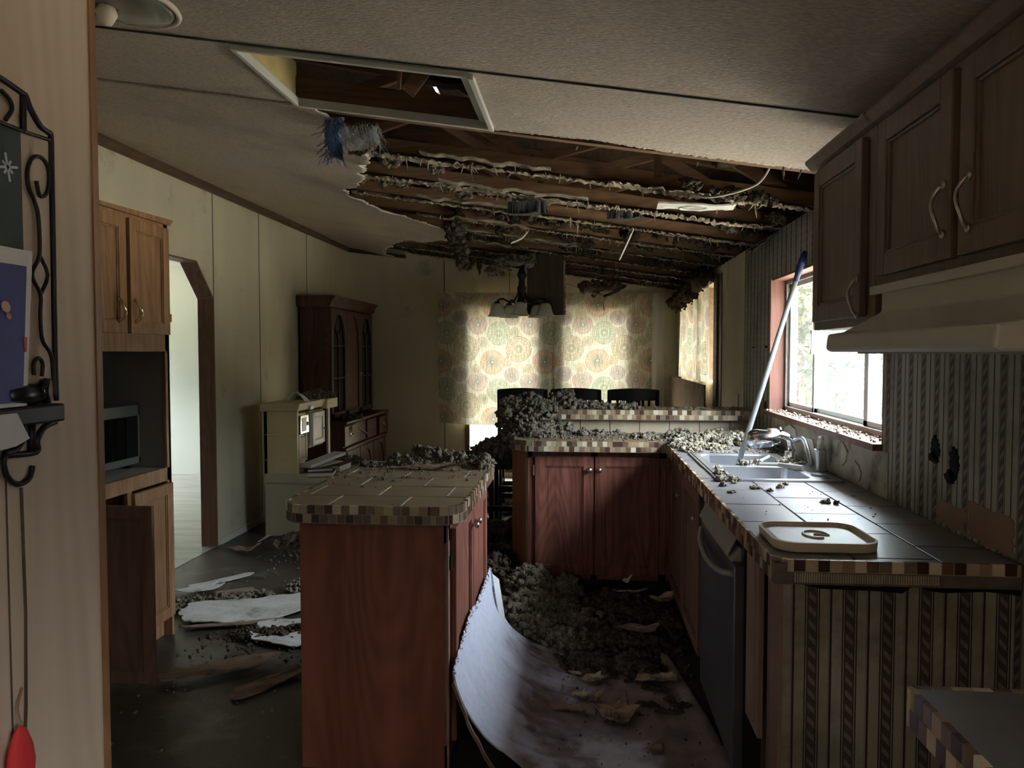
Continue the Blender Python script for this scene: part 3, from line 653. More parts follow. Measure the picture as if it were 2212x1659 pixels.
# patio door
w3 = thing('door_1', 'glazed patio door behind the large printed curtain', 'door', (-.385, YB, 0)); w3['kind'] = 'structure'; del w3['category']
mb = MB(); mb.box(PD[0], -.50, YB+.05, YB+.054, PD[2], PD[3]); mb.box(-.19, PD[1], YB+.05, YB+.054, PD[2], PD[3]); mb.build('pane', 'clear_glass', w3)
mb = MB()
for a, b in ((PD[0]-.045, PD[0]+.01), (-.50, -.19), (PD[1]-.01, PD[1]+.03)): mb.box(a, b, YB-.012, YB+.09, PD[2]-.02, PD[3]+.03)
mb.box(PD[0], PD[1], YB-.01, YB+.09, PD[2]-.02, PD[2]+.05); mb.box(PD[0], PD[1], YB-.01, YB+.09, PD[3], PD[3]+.03); mb.box(PD[0], PD[1], YB+.03, YB+.07, 1.02, 1.05)
mb.build('door_frame', 'trim_wood', w3, bevel=.002)
w4 = thing('added_window_entry', 'unseen window added behind the camera to light the entry wall', 'window', (XR, -1, EW[2])); w4['kind'] = 'structure'; del w4['category']
mb = MB(); rev(mb, EW); mb.build('window_reveal', 'window_wood', w4)
mb = MB(); mb.box(XR+.1, XR+.104, EW[0], EW[1], EW[2], EW[3]); mb.build('pane', 'dirty_glass', w4)

# plaster patch under the kitchen window, bare patches where wallpaper is gone
mb = MB(); mb.box(XR-.004, XR, 2.80, 4.47, .93, KW[2]-.02); struct(mb, 'wall_patch', 'plaster', 'stained bare plaster under the kitchen window')
def flake(cy, c_z, sy, sz, mt, name, seed, t=.006, curl=.0):
    R = random.Random(seed); nn = 5 if seed < 6 else 7; P = [(cy+sy*math.cos(a)*R.uniform(.75, 1.1), c_z+sz*math.sin(a)*R.uniform(.75, 1.1)) for a in [2*PI*k/nn+.3*seed for k in range(nn)]]
    mb = MB(); mb.prism(P, XR-.004-t, XR-.003, 'x'); return mb
for i, (y, z, a, b) in enumerate([(3.72, 1.0, .10, .055), (3.55, 1.04, .05, .04), (3.60, .965, .07, .03), (3.28, 1.03, .10, .05), (3.1, .98, .06, .045), (4.05, 1.03, .14, .045), (4.3, 1.01, .09, .05)]):
    o = flake(y, z, a, b, '', '', i+3).build('plaster_flake', 'plaster_white' if i in (0, 1, 2, 5) else 'plaster', base=(0, 0, 0)); o['kind'] = 'structure'
mb = MB(); rr = random.Random(4)
def ragpoly(cy, c_z, sy, sz, n=26, k=.14): return [(cy+sy*math.copysign(abs(math.cos(a))**.45, math.cos(a))*rr.uniform(1-k, 1+k*.4), c_z+sz*math.copysign(abs(math.sin(a))**.45, math.sin(a))*rr.uniform(1-k, 1+k*.4)) for a in [2*PI*q/n for q in range(n)]]
def rrag(y0, y1, z0, z1, k=.006, n=9):
    E = [(y0+(y1-y0)*i/n, z0) for i in range(n)]+[(y1, z0+(z1-z0)*i/n) for i in range(n)]+[(y1-(y1-y0)*i/n, z1) for i in range(n)]+[(y0, z1-(z1-z0)*i/n) for i in range(n)]
    return [(p[0]+rr.uniform(-k, k)*1.6, p[1]+rr.uniform(-k, k)) for p in E]
mb.prism(rrag(2.01, 2.232, .935, 1.035), XR-.0025, XR, 'x'); mb.prism(rrag(2.25, 2.43, .935, 1.005), XR-.0025, XR, 'x')
struct(mb, 'wall_bare_patch', 'bare_board', 'pinkish bare board where wallpaper is torn off')
mb = MB()
def blot(cy, c_z, sy, sz, k=.35, n=34): return [(cy+sy*math.cos(a)*rr.uniform(1-k, 1.05), c_z+sz*math.sin(a)*rr.uniform(1-k, 1.05)) for a in [2*PI*q/n for q in range(n)]]
for (y, z, a, b_) in ((2.445, 1.155, .030, .042), (2.455, 1.125, .038, .018), (2.325, 1.125, .032, .050), (2.345, 1.085, .038, .022), (4.62, 1.135, .02, .03), (4.62, 1.48, .03, .008), (4.95, 1.48, .05, .004)): mb.prism(blot(y, z, a, b_), XR-.004, XR, 'x')
struct(mb, 'wall_damage', 'black_hole', 'blackened holes in the wallpaper')
mb = MB(); mb.box(-3.6, 30, -8, 40, -.8, -.75); mb.box(-30, -3.6, -8, 40, -.8, -.75); struct(mb, 'ground', 'grass', 'grassy ground outside')
mb = MB(); mb.box(XR-.006, XR, 4.60, 5.14, .95, 1.02); mb.box(XR-.006, XR, 4.52, 5.2, 1.05, 1.10)
# ================================================================ ROOF TRUSSES OVER THE COLLAPSE
ordn = ['nearest', 'second', 'third', 'fourth', 'fifth', 'sixth', 'seventh', 'eighth', 'ninth', 'farthest']
JY = [3.16, 3.76, 4.34, 4.95, 5.55, 6.15, 6.75, 7.35, 7.95, 8.5]
for k, y in enumerate(JY):
    t = thing('roof_truss', '%s bare wooden roof truss%s over the collapsed ceiling' % (ordn[k], '' if k in (0, 9) else ' counted from the camera'), 'truss', (0, y, 2.2), 'exposed roof trusses')
    xs = XL if k else HX1-.9; mb = MB()
    def chord(mb, a, b, zf, h, w, m=0, sag=0):
        nn = 10
        for i in range(nn):
            p = a+(b-a)*i/nn; q = a+(b-a)*(i+1)/nn
            mb.bar((p, y, zf(p)+h/2), (q+.001, y, zf(q)+h/2), w, h, m)
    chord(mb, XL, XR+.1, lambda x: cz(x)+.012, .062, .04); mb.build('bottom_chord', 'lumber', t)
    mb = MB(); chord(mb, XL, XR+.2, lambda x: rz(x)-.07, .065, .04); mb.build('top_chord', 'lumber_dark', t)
    mb = MB(); cx = [-2.3, -1.6, -.9, -.25, .4, .95]
    for i in range(len(cx)-1):
        a, b = cx[i]+.02*k % .1, cx[i+1]
        if i % 2: mb.bar((a, y+.005, cz(a)+.07), (b, y+.005, rz(b)-.06), .035, .05)
        else: mb.bar((a, y+.005, rz(a)-.06), (b, y+.005, cz(b)+.07), .035, .05)
    if k == 1: mb.bar((.36, y+.005, cz(.36)+.05), (.36, y+.005, rz(.36)-.05), .035, .055)
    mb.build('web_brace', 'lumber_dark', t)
    # ragged board still nailed under the chord
    mb = MB(); R = random.Random(k+9); x = max(xb(y), -1.9)-.02
    if k == 0: x = XR-.12
    while x < XR-.03:
        L_ = R.uniform(.25, .9); x2 = min(x+L_, XR-.01); w1 = R.uniform(.015, .06)*(1.4 if k < 3 else .8); n = 40; sh = R.uniform(-.02, .02)
        vs = []
        for i in range(n+1):
            xx = x+(x2-x)*i/n; dr = -.004-.006*abs(vn(xx*2, y*3))-.010*R.random()**2
            vs += [(xx, y-.02-w1*R.uniform(.3, 1)+sh, cz(xx)+dr-.012*R.random()), (xx, y, cz(xx)+.004), (xx, y+.02+w1*R.uniform(.2, .9)+sh, cz(xx)+dr)]
        fs = []
        for i in range(n): fs += [(i*3, i*3+1, i*3+4, i*3+3), (i*3+1, i*3+2, i*3+5, i*3+4)]
        mb.add(vs, fs); x = x2-.02
    mb.build('board_remnant', 'ragged_board', t, solid=.006)
    mb = MB()
    for q in range(34 if k else 6):
        x = R.uniform(max(xb(y), -1.7), XR-.05); yy = y+R.uniform(-.08, .06); L_ = R.uniform(.01, .05)*(2 if R.random() < .1 else 1); dx = R.uniform(-.025, .025)
        mb.tube([(x, yy, cz(x)), (x+dx*.4, yy, cz(x)-L_*.5), (x+dx, yy+.01, cz(x)-L_)], [.004, .0035, .0015], 5)
    mb.build('hanging_shreds', 'ragged_board', t)['kind'] = 'stuff'
mb = MB()
# pieces of metal plate / dark foil on the trusses
for (x, k, w_, h_) in ((.02, 2, .16, .06), (-.38, 2, .2, .07), (.17, 3, .10, .05), (.5, 2, .13, .05)):
    pass
mb = MB(); mb.grid(lambda a, b: ((1.07*(1-b*.0)-.13*a*(1-.25*b)-.0), 4.30+.42*b+.03*vn(a*5, b*4), 2.115-.11*a*(1-b*.45)-.012*vn(a*7, b*5)-.02*b), 10, 12)
tag(mb.build('roofing_felt', 'duct_dark', solid=.004), 'dark felt flap sagging where the trusses meet the window wall', 'felt')
tag(scrap('foil_flap', None, (-.30, 4.36, 2.25), .26, .05, 0, 'duct_dark', curl=.01, th=.07, seed=33, z=2.22), 'dark foil scrap pinned to the third truss near its middle', 'foil')
tag(scrap('foil_flap', None, (.24, 4.40, 2.2), .20, .05, 0, 'duct_dark', curl=.01, th=.06, seed=37, z=2.19), 'dark foil scrap pinned to the third truss near the cable end', 'foil')

# ---------------------------------------------------------------- framed ceiling hole
def slabx(mb, x0, x1, y0, y1, d0, d1, m=0):
    mb.add([(x0, y0, cz(x0)+d0), (x1, y0, cz(x1)+d0), (x1, y1, cz(x1)+d0), (x0, y1, cz(x0)+d0), (x0, y0, cz(x0)+d1), (x1, y0, cz(x1)+d1), (x1, y1, cz(x1)+d1), (x0, y1, cz(x0)+d1)],
           [(0, 3, 2, 1), (4, 5, 6, 7), (0, 1, 5, 4), (1, 2, 6, 5), (2, 3, 7, 6), (3, 0, 4, 7)], m)
t = thing('ceiling_hatch', 'rectangular framed opening in the ceiling looking into the dark attic', 'hatch', ((HX0+HX1)/2, (HY0+HY1)/2, cz(-.75)))
mb = MB(); f = .022
slabx(mb, HX0-.004, HX0+.016, HY0, HY1, -.014, .02); slabx(mb, HX1-.016, HX1+.004, HY0, HY1, -.018, .02)
slabx(mb, HX0, HX1, HY0-.004, HY0+.016, -.014, .02); slabx(mb, HX0, HX1, HY1-.012, HY1+.008, -.014, .02); mb.build('frame', 'frame_white', t, bevel=.003)
mb = MB(); slabx(mb, HX1-.05, HX1-.012, HY0+.01, HY1-.01, .012, .05); mb.build('inner_flange', 'frame_white', t)
mb = MB(); slabx(mb, HX0-.02, HX0+.004, HY0, HY1, .014, .16); mb.build('foam_side', 'yellow_foam', t)
for ya, yb_ in ((HY1-.01, HY1+.03), (HY0-.03, HY0)):
    mb = MB(); slabx(mb, HX0, HX1, ya, yb_, .014, .10); mb.build('side_joist', 'lumber_dark', t)
mb = MB(); mb.bar((-.62, 2.75, 2.38), (-.50, 2.80, 2.56), .03, .05); mb.bar((-.66, 2.78, 2.40), (-.655, 2.79, 2.55), .012, .012); tag(mb.build('attic_brace', 'lumber'), 'short pale brace standing inside the framed ceiling hole', 'brace')
tag(scrap('attic_board', None, (-.82, 2.95, 2.6), .32, .2, .3, 'orange_board', curl=.02, th=.012, seed=3, z=2.56, tilt=(-.2, .3)), 'orange-tinted board lying in the attic above the framed hole', 'board')
tag(scrap('attic_felt', None, (-.50, 2.92, 2.45), .22, .16, 0, 'duct_dark', curl=.02, th=.02, seed=5, z=2.42, tilt=(-.14, .5)), 'black felt scrap lying inside the far edge of the ceiling hole', 'felt')
# blue and white fibres hanging at the tear
R = random.Random(2)
def strands(mb, c, sp, n, L, r=.0016):
    for q in range(n):
        x, y, z = c[0]+R.uniform(-sp[0], sp[0]), c[1]+R.uniform(-sp[1], sp[1]), c[2]+R.uniform(-sp[2], sp[2]); P = [(x, y, z)]
        dx, dy, dz = R.uniform(-.35, .35), R.uniform(-.3, .3), R.uniform(-1, -.4)
        for s in range(5):
            dx += R.uniform(-.5, .5); dz += R.uniform(-.4, .3); x += dx*L/5; y += dy*L/5; z += dz*L/5; P.append((x, y, z))
        mb.tube(P, r, 4, cap=False)
mb = MB()
mb.grid(lambda a, b: (-1.075+.07*a*(1-.3*b)+.05*b+.006*vn(a*2, b*3), 3.16+.02*vn(a*2, b*3)-.03*b, 2.425-.17*b-.02*a*b), 8, 12)
strands(mb, (-1.03, 3.14, 2.34), (.03, .015, .07), 150, .05, .0013)
mb.grid(lambda a, b: (-1.035+.06*a*(1-.2*b)-.03*b+.006*vn(a*3, b*4), 3.15-.02*b+.01*vn(a*4, b*4), 2.42-.13*b+.02*a*b), 8, 12)
tag(mb.build('fibre_tuft', 'blue_fibre'), 'blue fibrous tuft hanging beside the framed ceiling hole', 'insulation')
mb = MB(); strands(mb, (-.93, 3.22, 2.385), (.08, .03, .03), 240, .06, .0009); tag(mb.build('fibre_tangle', 'white_fibre'), 'tangle of white strands next to the blue tuft', 'insulation', kind='stuff')
tag(scrap('ceiling_flap', None, (-.93, 3.24, 2.3), .17, .11, .2, 'kraft_paper', curl=.05, th=.006, seed=8, z=2.27, tilt=(.2, .4), rag=.3), 'crumpled brown flap just right of the blue tuft', 'debris')

# insulation still held up among the trusses
def hang(name, label, y0, segs, size=.018, mt='insulation_brown', m2=None, wy=.14):
    L = []
    for (x, dy, d, rx, rz_) in segs:
        n = max(2, int(rx/.045))
        for q in range(n): L.append((x+R.uniform(-rx, rx), y0+dy+R.uniform(-wy, wy)*.6, cz(x)+.05-d+R.uniform(-.01, .01), rx*R.uniform(.3, .6), wy*R.uniform(.3, .6), rz_*R.uniform(.5, 1.2)))
    P, S = lobes(L, size, .8)
    P = [(p[0], p[1], p[2]) if i < len(L) else (p[0], p[1], 2*(cz(p[0])+.045)-p[2]) for i, p in enumerate(P)]
    return fluff(name, label, P, S, mt, mats2=m2)
hang('ceiling_insulation', 'pointed clump of insulation bulging between the two nearest trusses at the left', 4.03, [(-1.12, 0, 0, .10, .03), (-.95, 0, .0, .12, .05), (-.80, .05, 0, .10, .04)], .014, 'insulation', wy=.10)
hang('ceiling_insulation', 'long ragged insulation strip spilling from the left below the second truss', 4.60, [(-1.30, 0, .0, .10, .02), (-1.12, 0, .01, .13, .04), (-.85, 0, .02, .16, .05), (-.55, 0, .02, .16, .04), (-.3, 0, .0, .14, .04)], .015, 'insulation', wy=.12)
hang('ceiling_insulation', 'dark insulation lumps hanging near the middle of the collapsed ceiling', 5.25, [(-.7, 0, 0, .16, .04), (-.35, 0, .02, .2, .05), (.1, 0, .0, .18, .03), (.75, 0, .02, .15, .05)], .017)
hang('ceiling_insulation', 'insulation draped beneath the fifth truss toward the window wall', 5.86, [(-.7, 0, 0, .18, .04), (-.1, 0, .0, .2, .04), (.55, 0, .02, .2, .04), (.9, 0, .02, .14, .06)], .018)
hang('ceiling_insulation', 'dark mouldy insulation along the tear over the dining end', 6.45, [(-1.15, 0, .02, .18, .05), (-.75, 0, .0, .2, .04), (-.1, 0, 0, .2, .03), (.5, 0, .0, .2, .04)], .02)
hang('ceiling_insulation', 'brown insulation remnants above the hanging lamp', 7.65, [(-1.5, 0, 0, .2, .04), (-1.1, 0, 0, .2, .04), (-.4, 0, 0, .22, .05), (.2, 0, .02, .25, .05), (.7, 0, .02, .25, .05)], .022)
hang('ceiling_insulation', 'insulation lumps wedged above the felt flap by the window wall', 4.66, [(.95, 0, .0, .10, .05), (.78, -.1, .0, .12, .04)], .015)
hang('ceiling_insulation', 'thin insulation remnants behind the intact ceiling lip', 3.5, [(.55, 0, -.05, .12, .02), (.75, 0.05, -.05, .10, .02)], .012)
hang('ceiling_insulation', 'ragged dark clumps between the farthest trusses near the end wall', 8.2, [(-1.8, 0, -.01, .2, .04), (-1.2, 0, 0, .25, .05), (-.5, 0, .0, .25, .06), (.1, 0, .03, .2, .06), (.6, 0, .0, .2, .05)], .022)
hang('ceiling_insulation', 'dark insulation wads between the fourth and fifth trusses', 5.55, [(-.9, 0, .0, .12, .05), (-.5, 0, .03, .12, .06), (.25, 0, .02, .16, .06), (.62, 0, .03, .1, .05)], .017)
hang('ceiling_insulation', 'dark mouldy fringe along the top of the papered window wall', 4.9, [(1.02, -.7, .0, .05, .03), (1.02, -.3, .03, .05, .04), (1.02, .1, .04, .05, .05), (1.03, .5, .04, .05, .04), (1.03, .9, .04, .05, .05)], .014, wy=.3)
for k in range(1, 7):
    y_ = JY[k]-.28+R.uniform(-.05, .05); x0_ = max(xb(y_), -1.2)+R.uniform(.1, .5); L__ = R.uniform(.5, 1.1)
    mb = MB(); sl = R.uniform(-.06, .06); wd = R.uniform(.02, .05)
    mb.grid(lambda a, b: (x0_+L__*a, y_+sl*a+wd*b*(.5+.5*abs(vn(a*9, k))), cz(x0_+L__*a)-.012-.02*abs(vn(a*5+k, 2))-.01*b), 30, 2)
    tag(mb.build('torn_board_strip', 'ragged_board', solid=.005), ['long', 'second', 'third', 'fourth', 'fifth', 'farthest'][k-1]+' torn board strip dangling between the roof trusses, counted from the camera', 'strip', 'torn strips between trusses')
# vertical hanging strip of matted insulation (centre)
L = [(-.86+.01*k, 5.25, 2.30-.052*k, .055-.003*k+.006*R.random(), .03, .05) for k in range(6)]
P, S = lobes(L, .013, .9); fluff('hanging_insulation', 'column of matted insulation dangling where the ceiling tear begins', P, S, 'insulation_brown')
P, S = lobes([(-.98, 5.75, 2.36, .05, .04, .10), (-.86, 5.9, 2.3, .03, .03, .06)], .013); fluff('hanging_insulation', 'small ragged clump dangling left of the lamp near the tear edge', P, S, 'insulation_brown')
P, S = lobes([(-.60, 6.9, 2.26, .14, .1, .05), (-.72, 6.9, 2.20, .09, .08, .045), (-.80, 6.88, 2.165, .06, .06, .03), (-.47, 6.95, 2.25, .06, .08, .07)], .017); fluff('hanging_insulation', 'greenish clump of insulation sitting on top of the lamp', P, S, 'insulation')
P, S = lobes([(-1.20, 8.2, 2.38, .05, .05, .07), (-1.07, 8.1, 2.33, .018, .02, .10)], .016); fluff('hanging_insulation', 'thin dark wisp hanging in front of the end wall', P, S, 'insulation_brown')
# light scraps in the collapse
tag(scrap('white_scrap', None, (-.43, 5.32, 2.2), .12, .035, .45, 'plaster_white', curl=.02, th=.006, seed=2, z=2.19, tilt=(.55, 0), rag=.05), 'small white slat wedged between the middle trusses', 'scrap')
tag(scrap('white_scrap', None, (.28, 4.92, 2.05), .09, .02, 0, 'plaster_white', curl=.004, th=.008, seed=6, z=2.02, tilt=(2.2, 0), rag=.05), 'short white strip dangling near the third truss', 'scrap')
# round white box plate with ring, hanging flat
t = thing('ceiling_light_plate', 'white plate with a round ring hanging from the second truss', 'plate', (.50, 3.78, 2.15))
mb = MB(); mb.grid(lambda a, b: (.36+.36*a, 3.70+.13*b, 2.153+.008*vn(a*4, b*3)-.012*a), 12, 5); mb.build('plate', 'frame_white', t, solid=.008)
mb = MB(); mb.tube([(.53+.065*math.cos(a), 3.765+.05*math.sin(a), 2.138) for a in [2*PI*k/24 for k in range(24)]], .006, 6, closed=True); mb.build('ring', 'hood_enamel', t)
mb = MB(); mb.lathe([(0, -.004), (.05, -.004), (.05, .004), (0, .004)], (.53, 3.765, 2.142), 20); mb.build('cover', 'alu_grey', t)
def curve_pts(P, n=10):
    P = [Vector(p) for p in P]; out = []
    for i in range(len(P)-1):
        p0, p1, p2, p3 = P[max(i-1, 0)], P[i], P[i+1], P[min(i+2, len(P)-1)]
        for k in range(n):
            t_ = k/n; out.append(.5*((2*p1)+(p2-p0)*t_+(2*p0-5*p1+4*p2-p3)*t_*t_+(3*p1-p0-3*p2+p3)*t_**3))
    return out+[P[-1]]
mb = MB(); mb.tube(curve_pts([(.50, 3.6, 2.17), (.56, 3.5, 2.135), (.65, 3.42, 2.135), (.74, 3.36, 2.16), (.775, 3.3, 2.215), (.77, 3.28, 2.25)]), .005, 8); tag(mb.build('electric_cable', 'cable_white'), 'pale electric cable looping down from the intact ceiling', 'cable')
mb = MB(); mb.tube(curve_pts([(-.15, 7.7, 2.13), (.1, 7.7, 2.03), (.22, 7.72, 2.02), (.42, 7.7, 2.07), (.62, 7.75, 2.10)]), .004, 6); mb.tube(curve_pts([(.22, 7.72, 2.02), (.245, 7.72, 1.98), (.225, 7.72, 1.93), (.23, 7.72, 1.86)]), .008, 6); tag(mb.build('loose_wire', 'cable_white'), 'thin wire sagging across the top of the big curtain', 'wire')
P, S = lobes([(.14, 7.75, 2.09, .16, .1, .06), (.28, 7.75, 2.1, .12, .1, .05)], .02); fluff('pink_insulation', 'pinkish insulation tuft hanging over the curtain top', P, S, 'pink_wool')
tag(scrap('dark_rag', None, (.34, 7.72, 2.06), .26, .08, .0, 'green_rag', curl=.03, th=.02, seed=14, z=1.985, tilt=(.45, 0), rag=.2), 'dark rag-like scrap hanging diagonally before the curtain', 'scrap')
t = thing('hanging_board', 'dark brown board with a broken reddish edge hanging beside the lamp', 'board', (-.32, 7.2, 1.79))
mb = MB(); mb.box(-.505, -.165, 7.20, 7.23, 1.795, 2.36); mb.build('board', 'panel_brown', t)
mb = MB(); R2 = random.Random(5)
vs = []; n = 30
for i in range(n+1):
    z = 1.795+.5*i/n; vs += [(-.165, 7.195, z), (-.150+R2.uniform(-.006, .009), 7.20, z), (-.152+R2.uniform(-.004, .005), 7.23, z)]
mb.add(vs, [(i*3, i*3+1, i*3+4, i*3+3) for i in range(n)]+[(i*3+1, i*3+2, i*3+5, i*3+4) for i in range(n)]); mb.build('broken_edge', 'bare_board', t, solid=.004)

# ---------------------------------------------------------------- flush ceiling light, upper left
t = thing('ceiling_light', 'flush round ceiling light with a wide pale rim at the upper left', 'light', (-1.36, 2.15, cz(-1.36)-.02))
nrm = Vector((-.148, 0, -1)).normalized(); c0 = Vector((-1.36, 2.15, cz(-1.36)))
mb = MB(); mb.lathe([(0, 0), (.075, 0), (.08, .012), (.06, .03), (0, .032)], c0, 32, axis=nrm); mb.build('base', 'hood_enamel', t, smooth=True)
mb = MB(); mb.lathe([(.03, .030), (.12, .027), (.165, .018), (.180, .006), (.183, .010), (.170, .024), (.125, .033), (.03, .038)], c0, 48, axis=nrm); mb.build('glass_dish', 'dish_glass', t, smooth=True)
mb = MB(); mb.tube([c0+nrm*.012+Vector((math.cos(a), math.sin(a), -.148*math.cos(a)))*  .187 for a in [2*PI*k/48 for k in range(48)]], .009, 8, closed=True); mb.build('rim', 'lid_plastic', t, smooth=True)
mb = MB(); mb.lathe([(0, .0), (.008, .0), (.009, .012), (.004, .018), (0, .02)], c0+Vector((.115, .12, -.017)), 10, axis=nrm); mb.build('clip_knob', 'lid_plastic', t, smooth=True)
mb = MB(); mb.lathe([(0, .03), (.022, .035), (.03, .055), (.018, .085), (0, .09)], c0, 20, axis=nrm); mb.build('finial', 'lid_plastic', t, smooth=True)

# ---------------------------------------------------------------- tall pantry on the left
PX, PY0, PY1 = -2.08, 3.08, 3.735
U = (0, 1, 0); N = (1, 0, 0); o = (PX, 0, 0)
t = thing('pantry_cabinet', 'tall honey oak pantry cabinet with an open niche against the left wall', 'cabinet', (-2.4, 3.4, 0))
mb = MB(); mb.box(XL+.002, PX, PY1-.018, PY1, 0, 2.10); mb.box(XL+.002, PX, PY0, PY0+.018, 0, 2.10); mb.box(XL+.002, XL+.014, PY0, PY1, .1, 2.1)
for z in (.80, 1.47, 2.08): mb.box(XL+.01, PX-.004, PY0, PY1, z, z+.018)
mb.box(PX-.06, PX-.045, PY0, PY1, 0, .10); mb.build('carcass', 'oak_honey', t)
mb = MB()
for (a, b, z0, z1) in ((PY0, PY0+.045, .1, 2.1), (PY1-.04, PY1, .1, 2.1), (PY0, PY1, 2.05, 2.1), (PY0, PY1, 1.452, 1.545), (PY0, PY1, .80, .868), (PY0, PY1, .1, .13), (3.35, 3.385, .13, .80), (3.35, 3.385, 1.545, 2.05)): mb.fb(o, U, N, a, b, z0, z1, -.018, 0)
mb.build('face_frame', 'oak_honey', t, bevel=.0015)
mb = MB(); mb.box(XL+.01, PX-.02, PY0+.018, PY1-.018, .850, .866); mb.build('niche_shelf', 'hood_enamel', t)
mb = MB(); mb.box(XL+.015, PX-.02, PY1-.022, PY1-.0185, .868, 1.47); mb.box(XL+.0145, XL+.02, PY0+.02, PY1-.02, .868, 1.47); mb.build('niche_lining', 'alu_grey', t)
for (a, b) in ((PY0+.03, 3.348), (3.378, PY1-.02)):
    mb = MB(); pdoor(mb, o, U, N, a, b, 1.535, 2.065); d = mb.build('door', 'oak_honey', t, bevel=.002)
    mb = MB(); bow(mb, o, U, (1, 0, 0), (b-.055 if a < 3.2 else a+.035), 1.635, out=.045) if 0 else None
    mb = MB(); bow(mb, (PX+.02, 0, 0), U, N, (b-.07 if a < 3.2 else a+.03), 1.64, r=.0062, out=.032); mb.build('handle', 'brass', d, smooth=True)
mb = MB(); pdoor(mb, o, U, N, 3.378, PY1-.02, .11, .79); d = mb.build('door', 'oak_honey', t, bevel=.002)
mb = MB(); mb.fb(o, U, N, PY1-.022, PY1-.012, 1.60, 1.64, 0, .024); mb.build('hinge', 'brass', t)
mb = MB(); mb.prism([(PY0-.0, 2.10), (PY1+.025, 2.115), (PY1+.015, 2.10), (PY1, 2.085), (PY0, 2.085)], PX-.03, PX+.018, 'x'); mb.build('top_trim', 'oak_honey', t)
od = MB(); pdoor(od, (PX+.005, 3.10, 0), (1, .02, 0), (0, -1, 0), .0, .265, .03, .795, fr=.05); od.build('open_door', 'oak_brown', t, bevel=.002)['label'] = 'dark lower door standing open'
# microwave in the niche
t = thing('microwave', 'small silver microwave with a dark glass door in the pantry niche', 'microwave', (-2.45, 3.52, .868))
mx = -2.235; y0, y1, z0, z1 = 3.24, 3.76-.03, .89, 1.185
mb = MB(); mb.box(-2.66, mx-.01, y0, y1-.03, z0, z1); mb.build('body', 'microwave_silver', t, bevel=.004)
mb = MB(); mb.box(mx-.01, mx+.012, y0, y1-.03, z1-.055, z1); mb.box(mx-.01, mx+.012, y0, y1-.03, z0, z0+.035); mb.box(mx-.01, mx+.012, y1-.045, y1-.03, z0, z1); mb.build('front_frame', 'microwave_silver', t, bevel=.003)
mb = MB(); mb.box(mx-.01, mx+.006, y0, 3.58, z0+.035, z1-.055); mb.build('door_glass', 'black_glass', t)
mb = MB(); mb.box(mx-.01, mx+.008, 3.586, y1-.045, z0+.035, z1-.055); mb.build('control_panel', 'black_plastic', t)
for yy in (3.28, 3.66):
    mb = MB(); mb.box(mx-.05, mx-.02, yy-.012, yy+.012, .867, z0); mb.build('foot', 'black_plastic', t)

# ---------------------------------------------------------------- light switch, outlet
mb = MB(); mb.box(XL, XL+.006, 5.60, 5.665, 1.10, 1.215); mb.box(XL+.006, XL+.012, 5.627, 5.638, 1.145, 1.17); tag(mb.build('light_switch', 'wall_panel', bevel=.002), 'cream light switch on the left wall right of the opening', 'switch')
mb = MB(); mb.box(-1.415, -1.345, YB-.006, YB, .29, .40); mb.box(-1.40, -1.36, YB-.009, YB-.006, .305, .385); tag(mb.build('wall_outlet', 'wall_panel', bevel=.002), 'pale wall outlet low on the end wall below the curtain corner', 'outlet')
mb = MB(); mb.box(XR-.006, XR, 5.40, 5.47, 1.02, 1.16); tag(mb.build('wall_outlet', 'wall_panel', bevel=.002), 'switch plate on the plain panel between window and wallpaper', 'outlet')

# ---------------------------------------------------------------- kitchen island
t = thing('kitchen_island', 'reddish oak kitchen island with tiled top and mosaic edge', 'island', (-.71, 3.05, 0))
ix0, ix1, iy0, iy1 = -.965, -.462, 2.555, 3.50
mb = MB(); mb.box(ix0, ix1, iy0, iy1, .0, .865); mb.build('body', 'oak_red_flat', t, bevel=.002)
mb = MB(); o = (ix1, 0, 0)
mb.fb(o, U, N, iy0, iy1, .80, .865, 0, .014); mb.fb(o, U, N, iy0, iy1, .02, .10, 0, .010); mb.fb(o, U, N, iy0+.0, iy0+.05, .02, .865, 0, .014); mb.fb(o, U, N, 3.02, 3.06, .08, .865, 0, .014); mb.fb(o, U, N, iy1-.03, iy1, .02, .865, 0, .014); mb.build('face_frame', 'oak_red', t, bevel=.0015)
mb = MB(); mb.fb(o, U, N, iy0-.004, iy0+.004, .02, .865, .010, .017); mb.build('edge_strip', 'bare_board', t)
for (a, b) in ((iy0+.055, 3.035), (3.045, iy1-.01)):
    mb = MB(); pdoor(mb, (ix1+.014, 0, 0), U, N, a, b, .09, .84, fr=.05); d = mb.build('door', 'oak_red', t, bevel=.002)
    mb = MB()
    if a < 3: knob(mb, (ix1+.034, b-.035, .765), N, .013, .028)
    else: knob(mb, (ix1+.034, a+.035, .765), N, .013, .028)
    mb.build('knob', 'pewter', d, smooth=True)
mb = MB(); mb.fb(o, U, N, iy0+.03, iy0+.05, .70, .75, .014, .022); mb.build('hinge', 'iron', t)
OUT = round_poly(-1.025, -.398, 2.515, 3.56, [.10, .07, .07, .10])
mb = MB(); mb.prism(OUT, .868, .922); mb.build('top_core', 'grout_dark', t)
mb = MB(); tiles(mb, OUT, .930, .252, .205, -1.11, 2.515-.01, gap=.006, stag='x'); mb.build('top_tiles', 'stone_tile', t, bevel=.0012)
mb = MB()
IR = random.Random(3)
for j in range(6):
    for i in range(4):
        x = -1.11+i*.252+(.126 if j % 2 else 0); y = 2.505+j*.205
        if -1.01 < x < -.41 and y > 2.5 and y+.2 < 3.6:
            mb = MB(); mb.box(x-.0028, x+.0028, max(y+.012, 2.535), y+.197, .925, .9308); mb.build('grout_line', 'grout', t)
